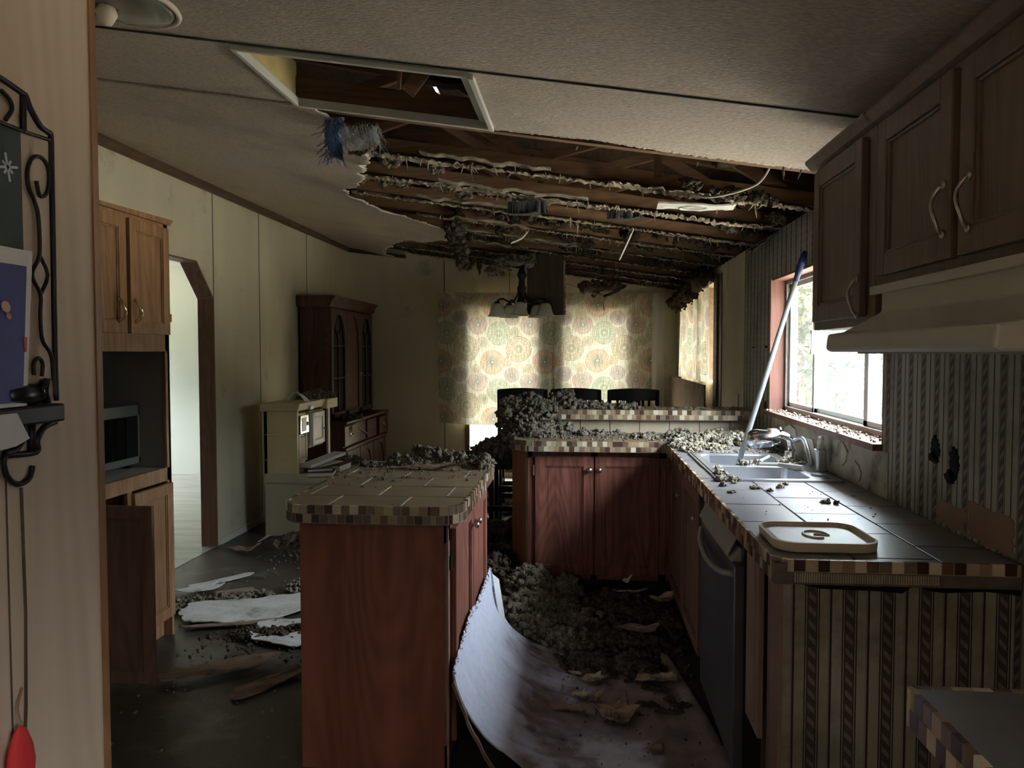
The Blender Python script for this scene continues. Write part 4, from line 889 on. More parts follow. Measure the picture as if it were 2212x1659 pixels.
mosaic(OUT+[OUT[0]], .932, t, seed=5, weights=[1.2, 4, 5, 5, 2, 4])
P, S = lobes([(-.80, 3.46, .93, .09, .06, .04), (-.70, 3.50, .93, .07, .05, .075), (-.60, 3.50, .93, .08, .05, .06), (-.50, 3.51, .93, .06, .04, .035), (-.95, 3.42, .93, .05, .04, .02), (-.43, 3.42, .93, .03, .07, .03), (-.44, 3.50, .93, .04, .05, .035), (-.74, 3.53, .95, .05, .03, .06)], .011, .85, zmin=.93)
P2, S2 = crumbs(-1.0, -.42, 3.05, 3.55, .932, 170, .003, .010); P3, S3 = crumbs(-.98, -.7, 2.8, 3.4, .932, 50, .003, .008)
fluff('insulation_pile', 'grey insulation crumbs heaped along the far edge of the island top', *join((P, S), (P2, S2), (P3, S3)), 'insulation')
tag(scrap('paper_scrap', None, (-.62, 3.33, .94), .30, .075, .05, 'kraft_paper', curl=.035, th=.003, seed=4, z=.933, rag=.25, tilt=(0, .12)), 'torn brown paper curling on the island top', 'paper')
tag(scrap('paper_scrap', None, (-.80, 3.36, .94), .14, .05, .35, 'kraft_paper', curl=.008, th=.003, seed=9, z=.932, rag=.25), 'flat brown scrap left of the curled paper on the island', 'paper')

# ---------------------------------------------------------------- play kitchen with books
t = thing('play_kitchen', 'cream plastic toy kitchen standing against the left wall', 'toy kitchen', (-2.25, 6.1, 0))
tx0, tx1, ty0, ty1 = -2.47, -2.20, 5.80, 6.62
mb = MB(); mb.box(tx0, tx0+.03, ty0, ty1, .45, 1.04); mb.box(tx0, tx1, ty0, ty0+.03, .47, 1.0)
for z in (.60, .80): mb.box(tx0-.003, tx1+.003, ty0-.004, ty0+.02, z, z+.006)
mb.build('back_panel', 'toy_cream', t, bevel=.006)
mb = MB(); mb.prism([(tx0-.02, .985), (tx1+.01, .985), (tx1+.03, 1.05), (tx0-.02, 1.05)], ty0-.02, ty1+.03, 'y'); mb.box(tx1-.02, tx1+.045, 6.38, ty1+.05, .965, 1.05); mb.build('canopy', 'toy_cream', t, bevel=.008)
mb = MB(); mb.box(tx1-.20, tx1-.01, 5.83, 6.02, .70, .965); mb.build('upper_box', 'toy_cream', t, bevel=.006)
mb = MB(); mb.box(tx1-.03, tx1+.012, 5.84, 6.03, .80, .95); m_ = mb.build('toy_microwave', 'chrome', t, bevel=.008)
mb = MB(); mb.box(tx1+.010, tx1+.015, 5.87, 5.97, .82, .93); mb.build('window', 'alu_white', m_, bevel=.004)
mb = MB(); mb.lathe([(0, 0), (.016, 0), (.016, .008), (0, .01)], (tx1+.012, 5.995, .875), 16, axis=N); mb.build('dial', 'black_plastic', m_)
mb = MB(); pdoor(mb, (tx1-.02, 0, 0), U, N, 6.13, 6.42, .68, .95, fr=.04, t=.03); m_ = mb.build('cupboard_door', 'toy_white', t, bevel=.004)
mb = MB(); knob(mb, (tx1+.01, 6.395, .80), N, .008, .016); mb.build('knob', 'black_plastic', m_)
mb = MB(); mb.box(tx1-.20, tx1-.02, 6.11, 6.46, .66, .965); mb.build('cupboard', 'toy_tan', t, bevel=.004)
mb = MB()
mb.box(tx1+.018, tx1+.03, 6.02, 6.09, .985, 1.02)
mb.build('hooks', 'alu_white', t)
mb = MB(); mb.box(tx1-.19, tx1-.0, 5.85, 5.99, .60, .78); mb.build('oven_window', 'toy_tan', t, bevel=.01)
mb = MB(); mb.box(tx1-.02, tx1+.005, 5.83, 5.86, .59, .80); mb.box(tx1-.02, tx1+.005, 5.98, 6.01, .59, .80); mb.box(tx1-.02, tx1+.005, 5.83, 6.01, .58, .61); mb.build('oven_frame', 'toy_cream_lower', t, bevel=.003)
mb = MB(); mb.box(tx1-.03, tx1-.01, ty1-.05, ty1, .47, .99); mb.build('post', 'toy_cream_lower', t, bevel=.004)
mb = MB(); mb.box(tx0, -1.93, ty0-.01, ty1+.02, .42, .47); mb.box(tx0, -1.96, ty0, ty1, 0, .42); mb.box(tx0, -2.12, ty0-.006, ty0+.02, .44, .50); mb.build('counter_base', 'toy_cream_lower', t, bevel=.01)
z = .471
def book(label, c, sx, sy, h, rot, mt, z):
    t = thing('book', label, 'book', (c[0], c[1], z)); ca, sa = math.cos(rot), math.sin(rot); Ux = (ca, sa, 0); Nx = (-sa, ca, 0)
    mb = MB(); mb.fb((c[0], c[1], 0), Ux, Nx, -sx/2, sx/2, z, z+.003, -sy/2, sy/2); mb.fb((c[0], c[1], 0), Ux, Nx, -sx/2, sx/2, z+h-.003, z+h, -sy/2, sy/2); mb.fb((c[0], c[1], 0), Ux, Nx, -sx/2, -sx/2+.004, z, z+h, -sy/2, sy/2); mb.build('cover', mt, t)
    mb = MB(); mb.fb((c[0], c[1], 0), Ux, Nx, -sx/2+.004, sx/2-.006, z+.003, z+h-.003, -sy/2+.006, sy/2-.006); mb.build('pages', 'page_white', t)
book('burgundy book lying at the near end of the toy kitchen counter', (-2.07, 5.93), .24, .22, .035, .2, 'burgundy', z)
book('brown book on the toy kitchen counter behind the burgundy one', (-2.05, 6.22), .22, .24, .05, -.1, 'oak_brown', z)
book('thin dark book stacked on the near burgundy book', (-2.10, 5.98), .20, .24, .022, .5, 'burgundy', z+.036)
mb = MB(); mb.obox = None
t = thing('white_binder', 'white binder leaning across the books on the toy kitchen', 'binder', (-2.1, 6.1, .55))
mb = MB(); mb.bar((-2.17, 5.88, .545), (-2.02, 6.30, .60), .12, .025); mb.build('cover', 'toy_white', t, bevel=.003)
mb = MB(); mb.bar((-2.15, 5.95, .528), (-2.0, 6.2, .548), .11, .006); mb.build('sheets', 'page_white', t)
mb = MB(); mb.grid(lambda a, b: (-2.36+.17*a, 5.98+.09*b, 1.055+.075*math.sin(PI*min(1, a*1.05))*(1-.3*b)+.012*vn(a*7, b*5)), 14, 6); tag(mb.build('white_bowl', 'toy_white', solid=.006, smooth=True), 'bent white plastic piece on top of the toy kitchen', 'plastic piece')
P, S = lobes([(-2.27, 6.42, 1.05, .09, .12, .07), (-2.22, 6.62, 1.04, .06, .07, .05), (-2.33, 6.3, 1.05, .06, .06, .05)], .014, .9, zmin=1.05); fluff('insulation_pile', 'brown insulation heap on top of the toy kitchen', P, S, 'insulation')
P, S = lobes([(-2.05, 6.45, .47, .08, .12, .10), (-1.98, 6.60, .47, .06, .07, .06)], .014, .9, zmin=.47); fluff('insulation_pile', 'insulation heap at the far end of the toy kitchen counter', P, S, 'insulation')

# ---------------------------------------------------------------- china hutch
t = thing('china_hutch', 'dark walnut china hutch with arched glass doors in the far left corner', 'hutch', (-2.48, 7.9, 0))
hx, hy0, hy1 = -2.37, 7.16, 8.60; bx = -2.235
mb = MB(); mb.box(XL+.01, hx-.02, hy0, hy0+.02, .77, 1.96); mb.box(XL+.01, hx-.02, hy1-.02, hy1, .77, 1.96); mb.box(XL+.01, hx-.02, hy0, hy1, 1.90, 1.96); mb.box(XL+.01, XL+.02, hy0, hy1, .77, 1.96)
for z in (1.15, 1.5): mb.box(XL+.02, hx-.04, hy0+.02, hy1-.02, z, z+.015)
mb.build('upper_case', 'walnut', t)
mb = MB(); mb.prism([(XL+.01, 1.88), (hx, 1.88), (hx+.012, 1.90), (hx+.02, 1.93), (hx+.05, 1.965), (hx+.06, 1.985), (XL+.01, 1.985)], hy0-.05, hy1+.05, 'y'); mb.build('crown', 'walnut', t, bevel=.003)
o = (hx-.02, 0, 0)
def gothic(mb, o, y0, y1, z0, z1, fr=.05, t_=.022, glass=None, mull=True):
    mb.fb(o, U, N, y0, y0+fr, z0, z1, 0, t_); mb.fb(o, U, N, y1-fr, y1, z0, z1, 0, t_); mb.fb(o, U, N, y0, y1, z0, z0+fr, 0, t_)
    a, b = y0+fr, y1-fr; c = (a+b)/2; H_ = (b-a)*.85; n = 8
    L = []; 
    for k in range(n+1): # left half of the pointed arch, filled above
        s = k/n; yy = a+(c-a)*s; zz = z1-fr-H_+H_*(1-(1-s)**2)**.5*1.0; L.append((yy, zz))
    for sgn in (1, -1):
        for k in range(n):
            p, q = L[k], L[k+1]
            if sgn < 0: p = (2*c-p[0], p[1]); q = (2*c-q[0], q[1]); p, q = q, p
            vs = [];
            for nn in (0, t_):
                for (yy, zz) in (p, q, (q[0], z1), (p[0], z1)): vs.append((o[0]+nn, yy, zz))
            mb.add(vs, [(0, 3, 2, 1), (4, 5, 6, 7), (0, 1, 5, 4), (1, 2, 6, 5), (2, 3, 7, 6), (3, 0, 4, 7)])
    if mull:
        mb.fb(o, U, N, c-.006, c+.006, z0+fr, z1-fr-H_*.5, .008, t_-.004)
        for zz in (z0+(z1-z0)*.36, z0+(z1-z0)*.66): mb.fb(o, U, N, a, b, zz-.005, zz+.005, .008, t_-.004)
        mb.tube([(o[0]+.014, c, z1-fr-H_*.75), (o[0]+.014, c-(c-a)*.5, z1-fr-H_*.45), (o[0]+.014, a+(c-a)*.45, z1-fr-H_*.2)], .006, 6); mb.tube([(o[0]+.014, c, z1-fr-H_*.75), (o[0]+.014, c+(c-a)*.5, z1-fr-H_*.45), (o[0]+.014, b-(c-a)*.45, z1-fr-H_*.2)], .006, 6)
W3 = (hy1-hy0)/3
for k in range(3):
    a, b = hy0+k*W3+.004, hy0+(k+1)*W3-.004
    mb = MB(); gothic(mb, o, a, b, .81, 1.87, mull=(k != 1)); d = mb.build('door', 'oak_brown' if 0 else 'walnut', t, bevel=.002)
    mb = MB(); mb.fb(o, U, N, a+.04, b-.04, .85, 1.83, .004, .008); mb.build('glass', 'black_glass' if k != 1 else 'walnut', d)
    mb = MB(); knob(mb, (hx+.002, b-.03 if k < 2 else a+.03, 1.22), N, .008, .016); mb.build('knob', 'pewter', d)
mb = MB(); mb.box(XL+.01, bx-.02, hy0-.04, hy1+.06, .0, .74); mb.build('lower_case', 'walnut', t)
mb = MB(); mb.prism([(XL+.01, .74), (bx-.01, .74), (bx+.03, .765), (bx+.03, .785), (XL+.01, .785)], hy0-.07, hy1+.09, 'y'); mb.prism([(bx-.02, .50), (bx+.015, .50), (bx+.015, .53), (bx-.02, .535)], hy0-.05, hy1+.07, 'y'); mb.build('top_moulding', 'walnut', t, bevel=.003)
WD = (hy1+.1-hy0)/4; ob = (bx-.02, 0, 0)
for k in range(4):
    a = hy0-.04+k*WD; 
    mb = MB(); off = .05 if k == 3 else .02
    mb.fb(ob, U, N, a+.01, a+WD-.01, .545, .735, 0, off)
    if k in (1,): continue
    d = mb.build('drawer', 'walnut', t, bevel=.003)
    mb = MB(); mb.tube([(bx+off-.02+.0, a+WD/2-.03, .65), (bx+off-.02+.02, a+WD/2-.02, .635), (bx+off-.02+.02, a+WD/2+.02, .635), (bx+off-.02, a+WD/2+.03, .65)], .004, 6); mb.lathe([(0, 0), (.018, 0), (.014, .004), (0, .005)], (bx+off-.02, a+WD/2, .65), 10, axis=N); mb.build('pull', 'pewter', d)
for k in range(3):
    a = hy0-.03+k*(W3+.03); mb = MB(); gothic(mb, ob, a, a+W3+.01, .05, .49, mull=False); d = mb.build('lower_door', 'walnut', t, bevel=.002)
    mb = MB(); mb.fb(ob, U, N, a+.04, a+W3-.03, .09, .46, .003, .008); mb.build('door_panel', 'walnut', d)
tag(scrap('board_scrap', None, (-2.20, 7.38, .8), .14, .20, .3, 'scrap_paper', curl=.05, th=.006, seed=12, z=.787, rag=.35, tilt=(-.3, -.2)), 'pale pointed board scrap lying on the hutch ledge', 'board')
tag(scrap('board_scrap', None, (-2.14, 7.42, .66), .10, .16, .2, 'scrap_paper', curl=.02, th=.006, seed=17, z=.64, rag=.3, tilt=(-.9, 0)), 'tan board scrap drooping over the hutch drawer', 'board')
P, S = lobes([(-2.27, 7.30, .785, .05, .08, .05), (-2.22, 7.5, .785, .04, .08, .03)], .014, zmin=.786); fluff('insulation_pile', 'insulation clump on the hutch ledge', P, S, 'insulation_brown')

# ---------------------------------------------------------------- peninsula with raised bar
FX, FY = .53, 4.56                       # faces of the sink-run and peninsula cabinets
t = thing('bar_cabinet', 'reddish oak base cabinet with two doors under the short tiled counter', 'cabinet', (.1, 4.75, 0))
mb = MB(); mb.box(-.315, FX+.5, FY+.001, 4.92, .10, .87); mb.build('carcass', 'oak_red_flat', t)
mb = MB(); mb.box(-.30, FX+.05, FY+.06, 4.9, 0, .099); mb.build('toe_kick', 'black_wood', t)
mb = MB(); o = (0, FY, 0); UX = (1, 0, 0); NY = (0, -1, 0)
mb.fb(o, UX, NY, -.315, -.285, .10, .868, 0, .018); mb.fb(o, UX, NY, .455, .50, .10, .868, 0, .018); mb.fb(o, UX, NY, -.315, .5, .825, .868, 0, .018); mb.fb(o, UX, NY, -.315, .5, .10, .14, 0, .018); mb.fb(o, UX, NY, .06, .10, .10, .868, 0, .018); mb.build('face_frame', 'oak_red', t, bevel=.0015)
mb = MB(); mb.fb(o, UX, NY, -.323, -.312, .10, .868, -.02, .012); mb.build('edge_strip', 'bare_board', t)
mb = MB(); mb.prism([(-.318, FY-.012), (-.44, 4.93), (-.42, 4.94), (-.30, FY+.01)], .02, .868); mb.build('side_panel', 'oak_red_flat', t)
for (a, b, kx) in ((-.268, .075, .052), (.085, .455, .108)):
    mb = MB(); pdoor(mb, (0, FY-.018, 0), UX, NY, a, b, .13, .835, fr=.058); d = mb.build('door', 'oak_red', t, bevel=.002)
    mb = MB(); knob(mb, (kx, FY-.038, .758), NY, .0165, .03); mb.build('knob', 'pewter', d, smooth=True)
mb = MB(); mb.fb(o, UX, NY, -.281, -.272, .72, .78, .018, .03); mb.build('hinge', 'pewter', t)
# half wall, raised bar top
t = thing('breakfast_bar', 'raised breakfast bar with mosaic edge and beige tiled backsplash', 'bar', (.4, 5.05, 0))
mb = MB(); mb.box(-.24, XR-.002, 4.93, 5.06, 0, 1.02); mb.build('half_wall', 'oak_red_flat', t)
mb = MB(); mb.box(-.245, -.185, 4.905, 5.08, .932, 1.095); mb.build('end_post', 'kraft_paper', t, bevel=.003)
mb = MB()
for k in range(8): mb.box(-.19+k*.187+.002, min(-.19+(k+1)*.187-.002, XR-.002), 4.915, 4.93, .934, 1.02)
mb.build('backsplash', 'splash_tile', t, bevel=.001)
mb = MB(); mb.box(-.18, XR-.002, 4.87, 5.24, 1.02, 1.077); mb.build('bar_core', 'grout_dark', t)
mb = MB(); tiles(mb, [(-.18, 4.872), (XR-.003, 4.872), (XR-.003, 5.24), (-.18, 5.24)], 1.083, .25, .2, -.2, 4.86, gap=.005); mb.build('bar_tiles', 'stone_tile', t)
mosaic([(-.18, 5.24), (-.18, 4.87), (XR-.004, 4.87)], 1.085, t, seed=11, weights=[4.5, 4, 3, 3, 4, 3])

# ---------------------------------------------------------------- tiled worktop: sink run + peninsula
CX0 = .487; CY0 = 1.962
SX0, SX1, SY0, SY1 = .556, 1.035, 3.15, 3.96   # sink outline
t = thing('tiled_worktop', 'tiled worktop with mosaic edge running under the window and along the bar', 'worktop', (.78, 3.2, .87))
mb = MB(); xb1 = XR-.005
for (a, b, c, d) in ((CX0, xb1, CY0, SY0+.01), (CX0, SX0+.01, SY0, SY1), (SX1-.01, xb1, SY0, SY1), (CX0, xb1, SY1-.01, 4.92)): mb.box(a, b, c, d, .868, .921)
mb.prism([(CX0+.01, 4.46), (CX0+.01, 4.92), (-.40, 4.92), (-.40, 4.60), (-.385, 4.53), (-.32, 4.475), (-.28, 4.46)], .868, .921)
mb.build('core', 'grout_dark', t)
mb = MB(); rnd = .03
A1 = [(CX0, CY0+.03), (CX0+.03, CY0), (xb1, CY0), (xb1, SY0), (CX0, SY0)]
tiles(mb, A1, .930, .203, .27, CX0-.003, CY0-.1, gap=.005, stag='y')
tiles(mb, [(CX0, SY0), (SX0, SY0), (SX0, SY1), (CX0, SY1)], .930, .203, .27, CX0-.003, CY0-.1, gap=.005, stag='y')
tiles(mb, [(SX1, SY0), (xb1, SY0), (xb1, SY1), (SX1, SY1)], .930, .203, .27, CX0-.003, CY0-.1, gap=.005, stag='y')
tiles(mb, [(CX0, SY1), (xb1, SY1), (xb1, 4.915), (CX0, 4.915)], .930, .203, .27, CX0-.003, CY0-.1, gap=.005, stag='y')
mb.build('top_tiles', 'slate_tile', t, bevel=.0015)
mb = MB(); tiles(mb, [(CX0-.004, 4.46), (CX0-.004, 4.915), (-.40, 4.915), (-.40, 4.60), (-.385, 4.53), (-.32, 4.475), (-.28, 4.46)][::-1], .930, .25, .2, -.5, 4.45, gap=.005); mb.build('bar_side_tiles', 'stone_tile', t, bevel=.0012)
mosaic([(-.40, 4.91), (-.40, 4.60), (-.385, 4.53), (-.32, 4.475), (-.28, 4.46), (CX0-.005, 4.46)], .931, t, seed=7, weights=[4.5, 4, 3, 3, 4, 3])
mosaic([(CX0, 4.455), (CX0, CY0+.035)], .931, t, seed=21)
mosaic([(CX0, CY0+.035), (CX0+.035, CY0), (XR-.01, CY0)], .931, t, seed=23, skip=lambda r, p: r == 1 and p.x > .53, weights=[2.4, 4, 5, 4, 2, 4])
mb = MB(); n = 150
mb.box(.53, XR-.01, CY0+.001, CY0+.01, .872, .90)
for k in range(60): mb.box(.535+k*.0058, .5378+k*.0058, CY0-.0035, CY0+.002, .874, .898)
mb.build('bare_edge_adhesive', 'grout', t)
# stainless double sink
def rrect(x0, x1, y0, y1, r, n=5): return round_poly(x0, x1, y0, y1, [r]*4, n)
t = thing('kitchen_sink', 'stainless double bowl sink under the kitchen window', 'sink', ((SX0+SX1)/2, (SY0+SY1)/2, .93))
mb = MB()
# flange as ring quads around both bowls
def ring(mb, A, B, za, zb):
    n = len(A); b = len(mb.v); mb.v += [(p[0], p[1], za) for p in A]+[(p[0], p[1], zb) for p in B]
    for i in range(n): j = (i+1) % n; mb.f.append((b+i, b+j, b+n+j, b+n+i)); mb.m.append(0)
B1 = (SX0+.035, SX1-.10, SY0+.03, 3.535); B2 = (SX0+.035, SX1-.10, 3.575, SY1-.035)
zt = .9375
def bowl(B, dep):
    P0 = rrect(*B, .05); P1 = rrect(B[0]+.006, B[1]-.006, B[2]+.006, B[3]-.006, .047); P2 = rrect(B[0]+.018, B[1]-.018, B[2]+.018, B[3]-.018, .045); P3 = rrect(B[0]+.045, B[1]-.045, B[2]+.045, B[3]-.045, .04)
    ring(mb, P1, P0, zt-.006, zt); ring(mb, P2, P1, zt-dep+.03, zt-.006); ring(mb, P3, P2, zt-dep, zt-dep+.03)
    b = len(mb.v); mb.v += [(p[0], p[1], zt-dep) for p in P3]; mb.f.append(tuple(range(b, b+len(P3)))); mb.m.append(0); return P0
p1 = bowl(B1, .17); p2 = bowl(B2, .17)
# deck: rectangle split in two cells, each joined to its bowl ring
def deck(cell, P):
    x0, x1, y0, y1 = cell; n = len(P); Q = []
    cx, cy = sum(p[0] for p in P)/n, sum(p[1] for p in P)/n
    for p in P:
        dx, dy = p[0]-cx, p[1]-cy; k = min((x1-cx)/dx if dx > 1e-9 else ((x0-cx)/dx if dx < -1e-9 else 1e9), (y1-cy)/dy if dy > 1e-9 else ((y0-cy)/dy if dy < -1e-9 else 1e9)); Q.append((cx+dx*k, cy+dy*k))
    ring(mb, P, Q, zt, zt)
    for i in range(n): # corners
        a, b = Q[i], Q[(i+1) % n]
        for c in ((x0, y0), (x1, y0), (x1, y1), (x0, y1)):
            if (abs(a[0]-c[0]) < 1e-6 and abs(b[1]-c[1]) < 1e-6 and abs(a[0]-b[0]) > 1e-6 and abs(a[1]-b[1]) > 1e-6) or (abs(a[1]-c[1]) < 1e-6 and abs(b[0]-c[0]) < 1e-6 and abs(a[0]-b[0]) > 1e-6 and abs(a[1]-b[1]) > 1e-6):
                q = len(mb.v); mb.v += [(*a, zt), (*b, zt), (*c, zt)]; mb.f.append((q, q+1, q+2)); mb.m.append(0)
deck((SX0, SX1, SY0, 3.555), p1); deck((SX0, SX1, 3.555, SY1), p2)
O = rrect(SX0, SX1, SY0, SY1, .02); O2 = rrect(SX0-.008, SX1+.008, SY0-.008, SY1+.008, .022)
mb.box(SX0-.008, SX1+.008, SY0-.008, SY0+.006, .9305, zt); mb.box(SX0-.008, SX1+.008, SY1-.006, SY1+.008, .9305, zt); mb.box(SX0-.008, SX0+.006, SY0-.008, SY1+.008, .9305, zt); mb.box(SX1-.006, SX1+.008, SY0-.008, SY1+.008, .9305, zt)
mb.build('basin', 'steel', t, smooth=False)
for B in (B1, B2):
    mb = MB(); mb.lathe([(0, .002), (.03, .002), (.04, .004), (.045, 0)], ((B[0]+B[1])/2, (B[2]+B[3])/2, zt-.168), 20); mb.build('drain', 'chrome', t)
mb = MB(); mb.lathe([(0, 0), (.030, 0), (.030, .006), (.026, .009), (0, .010)], (.985, 3.28, zt), 24); mb.build('hole_cover', 'steel', t, smooth=True)
# faucet: chunky chrome filter head on a swivel spout
t = thing('faucet', 'chrome kitchen faucet with a bulky rounded spray head', 'faucet', (.985, 3.70, zt))
mb = MB(); mb.prism(rrect(.955, 1.02, 3.56, 3.86, .03), zt, zt+.014); mb.lathe([(.03, .012), (.028, .05), (.02, .06), (.018, .075), (0, .08)], (.985, 3.70, zt), 20); mb.build('base', 'chrome', t, smooth=False, bevel=.003)
mb = MB(); mb.tube(curve_pts([(.985, 3.70, zt+.06), (.975, 3.70, zt+.105), (.93, 3.70, zt+.125), (.86, 3.70, zt+.12)]), .017, 12); mb.build('spout', 'chrome', t, smooth=True)
mb = MB(); mb.lathe([(0, -.055), (.030, -.05), (.044, -.03), (.046, 0), (.044, .05), (.038, .09), (.02, .10), (0, .10)], (.835, 3.70, zt+.105), 24, axis=(1, 0, .12)); mb.build('filter_body', 'chrome', t, smooth=True)
mb = MB(); mb.tube(curve_pts([(.995, 3.68, zt+.10), (1.01, 3.60, zt+.115), (1.005, 3.50, zt+.07), (1.0, 3.44, zt+.02)]), [.010]*31, 10); mb.build('handle', 'steel', t, smooth=True)
mb = MB(); mb.lathe([(0, 0), (.012, 0), (.012, .02), (.006, .03), (0, .03)], (.93, 3.70, zt+.13), 12); mb.build('diverter', 'chrome', t)
t = thing('soap_bottle', 'small clear soap bottle with pump behind the sink', 'bottle', (1.035, 3.42, zt))
mb = MB(); mb.prism(rrect(1.012, 1.056, 3.395, 3.45, .012), zt, zt+.095); mb.build('bottle', 'steel', t, bevel=.005)
mb = MB(); mb.lathe([(.014, .095), (.014, .108), (.006, .11), (.006, .135), (.011, .137), (.011, .147), (0, .15)], (1.034, 3.42, zt), 14); mb.build('pump', 'alu_white', t, smooth=True)
mb = MB(); mb.tube([(.80, 3.52, zt+.01), (.88, 3.50, zt+.012), (.955, 3.40, zt+.012)], [.007, .009, .013], 8); tag(mb.build('sink_brush', 'alu_grey'), 'grey handled brush lying across the sink divider', 'brush')
mb = MB(); mb.tube([(.80, 3.60, zt+.004), (.87, 3.64, zt+.03)], .006, 6); tag(mb.build('wood_sliver', 'page_white'), 'pale wood sliver poking out of the far sink bowl', 'sliver')
# mop pole
t = thing('mop_pole', 'grey metal pole with a dark blue grip leaning from the sink to the wall', 'pole', (.74, 3.78, zt-.165))
a = Vector((.722, 3.80, zt-.168)); b = Vector((1.062, 3.80, 1.93)); dd = (b-a).normalized()
mb = MB(); mb.tube([a, a+dd*.55, a+dd*1.09], [.0125, .0125, .0115], 14); mb.build('shaft', 'pole_metal', t, smooth=True)
mb = MB(); L_ = (b-a).length; mb.tube([a+dd*(L_-.15), a+dd*(L_-.10), a+dd*(L_-.02), b], [.012, .016, .015, .008], 14); mb.build('grip', 'pole_grip', t, smooth=True)
# square plastic lid upside down on the near end
t = thing('plastic_lid', 'square cream plastic lid lying upside down on the near worktop', 'lid', (.645, 2.15, .931))
LP = rrect(.51, .775, 2.03, 2.285, .055, 7); n = len(LP)
def off(P, d): cx, cy = .6425, 2.1575; return [(cx+(p[0]-cx)*(1-d/.13), cy+(p[1]-cy)*(1-d/.13)) for p in P]
mb = MB(); zl = .9325
ring(mb, LP, off(LP, -.002), zl, zl+.024); ring(mb, off(LP, -.002), off(LP, .004), zl+.024, zl+.025); ring(mb, off(LP, .004), off(LP, .007), zl+.025, zl+.010); ring(mb, off(LP, .007), off(LP, .012), zl+.010, zl+.010); mb.build('rim', 'lid_plastic', t, smooth=False, solid=.0015)
mb = MB(); ring(mb, off(LP, .010), off(LP, .022), zl+.010, zl+.014); b_ = off(LP, .022); q = len(mb.v); mb.v += [(p[0], p[1], zl+.014) for p in b_]; mb.f.append(tuple(range(q, q+n))); mb.m.append(0); mb.build('face', 'lid_face', t)
mb = MB(); mb.tube([(.645+.032*math.cos(a), 2.165+.042*math.sin(a), zl+.0155) for a in [(-.2+5.2*k/20) for k in range(21)]], .004, 6); mb.tube([(.645-.005, 2.165, zl+.0155), (.645+.03, 2.163, zl+.0155)], .004, 6); mb.build('moulded_swirl', 'lid_plastic', t)
# insulation on the worktops
P, S = lobes([(-.30, 4.80, .93, .13, .10, .20), (-.40, 4.86, .98, .12, .10, .16), (-.24, 4.88, 1.0, .10, .09, .14), (-.34, 4.74, .93, .10, .08, .12), (-.44, 4.90, 1.09, .08, .08, .07), (-.33, 4.9, 1.12, .09, .08, .06), (-.46, 4.84, 1.02, .06, .08, .10), (-.26, 4.70, .93, .09, .08, .06)], .013, 1.0, zmin=.925)
fluff('insulation_pile', 'tall heap of grey insulation smothering the left end of the bar', P, S, 'insulation')
P, S = lobes([(-.12, 5.0, 1.08, .10, .09, .10), (-.03, 5.03, 1.08, .09, .08, .055), (.08, 5.02, 1.08, .08, .07, .045), (.17, 5.02, 1.08, .07, .06, .03), (-.10, 5.06, 1.12, .06, .06, .08), (.27, 5.0, 1.08, .05, .05, .035), (.33, 5.0, 1.08, .05, .04, .03)], .013, 1.0, zmin=1.08)
P2, S2 = crumbs(.3, 1.0, 4.95, 5.2, 1.085, 60, .005, .016); fluff('insulation_pile', 'ridge of insulation along the raised bar top', *join((P, S), (P2, S2)), 'insulation')
P, S = lobes([(-.12, 4.84, .93, .05, .05, .05), (-.07, 4.86, .93, .03, .03, .075), (.02, 4.80, .93, .05, .04, .035), (.10, 4.82, .93, .07, .05, .03), (.22, 4.86, .93, .06, .03, .02), (.35, 4.70, .93, .07, .05, .025), (.44, 4.72, .93, .06, .05, .03)], .011, .9, zmin=.93)
P2, S2 = crumbs(-.2, .47, 4.5, 4.9, .933, 220, .004, .012); fluff('insulation_pile', 'scattered insulation on the short counter below the raised bar', *join((P, S), (P2, S2)), 'insulation_pale', mats2=['insulation'])
P, S = lobes([(.56, 4.25, .93, .06, .10, .025), (.62, 4.45, .93, .08, .1, .04), (.72, 4.55, .93, .09, .08, .05), (.84, 4.45, .93, .09, .12, .045), (.93, 4.40, .93, .08, .14, .055), (1.0, 4.25, .93, .05, .10, .035), (.60, 4.70, .93, .09, .08, .05), (.82, 4.70, .93, .10, .08, .05), (.97, 4.65, .93, .08, .1, .045), (.58, 4.08, .93, .05, .08, .02), (.53, 4.4, .93, .03, .12, .025), (.70, 4.2, .93, .06, .08, .02)], .011, .8, zmin=.93)
P2, S2 = crumbs(.5, 1.05, 3.97, 4.7, .933, 420, .004, .013); fluff('insulation_pile', 'pale insulation covering the counter corner beyond the sink', *join((P, S), (P2, S2)), 'insulation_pale', mats2=['insulation'])
P, S = lobes([(.745, 3.56, zt, .035, .02, .02), (.80, 3.57, zt, .025, .02, .015), (.585, 3.30, zt, .02, .03, .012), (.57, 3.16, zt-.004, .03, .03, .022), (.615, 3.15, zt-.004, .03, .02, .012), (.60, 3.42, zt, .012, .02, .01), (.95, 3.62, zt, .05, .04, .02), (.94, 3.5, zt, .03, .03, .014)], .008, .9, zmin=zt-.004)
fluff('insulation_tufts', 'small pale insulation tufts caught on the sink rim', P, S, 'insulation_pale')
P, S = join(*[lobes([(x, y, .931, r, r*.8, r*.6)], .006, .9, zmin=.931) for x, y, r in ((.555, 3.03, .015), (.60, 3.09, .01), (.555, 2.88, .014), (.66, 2.98, .017), (.70, 2.93, .012), (.80, 3.08, .010), (.76, 3.0, .012), (.84, 2.72, .015), (.87, 2.70, .01), (1.0, 3.2, .014), (.98, 2.85, .008))])
P2, S2 = crumbs(.55, 1.0, 2.4, 3.1, .932, 26, .002, .004); fluff('insulation_tufts', 'tiny loose tufts on the tiles between sink and lid', *join((P, S), (P2, S2)), 'insulation_pale')

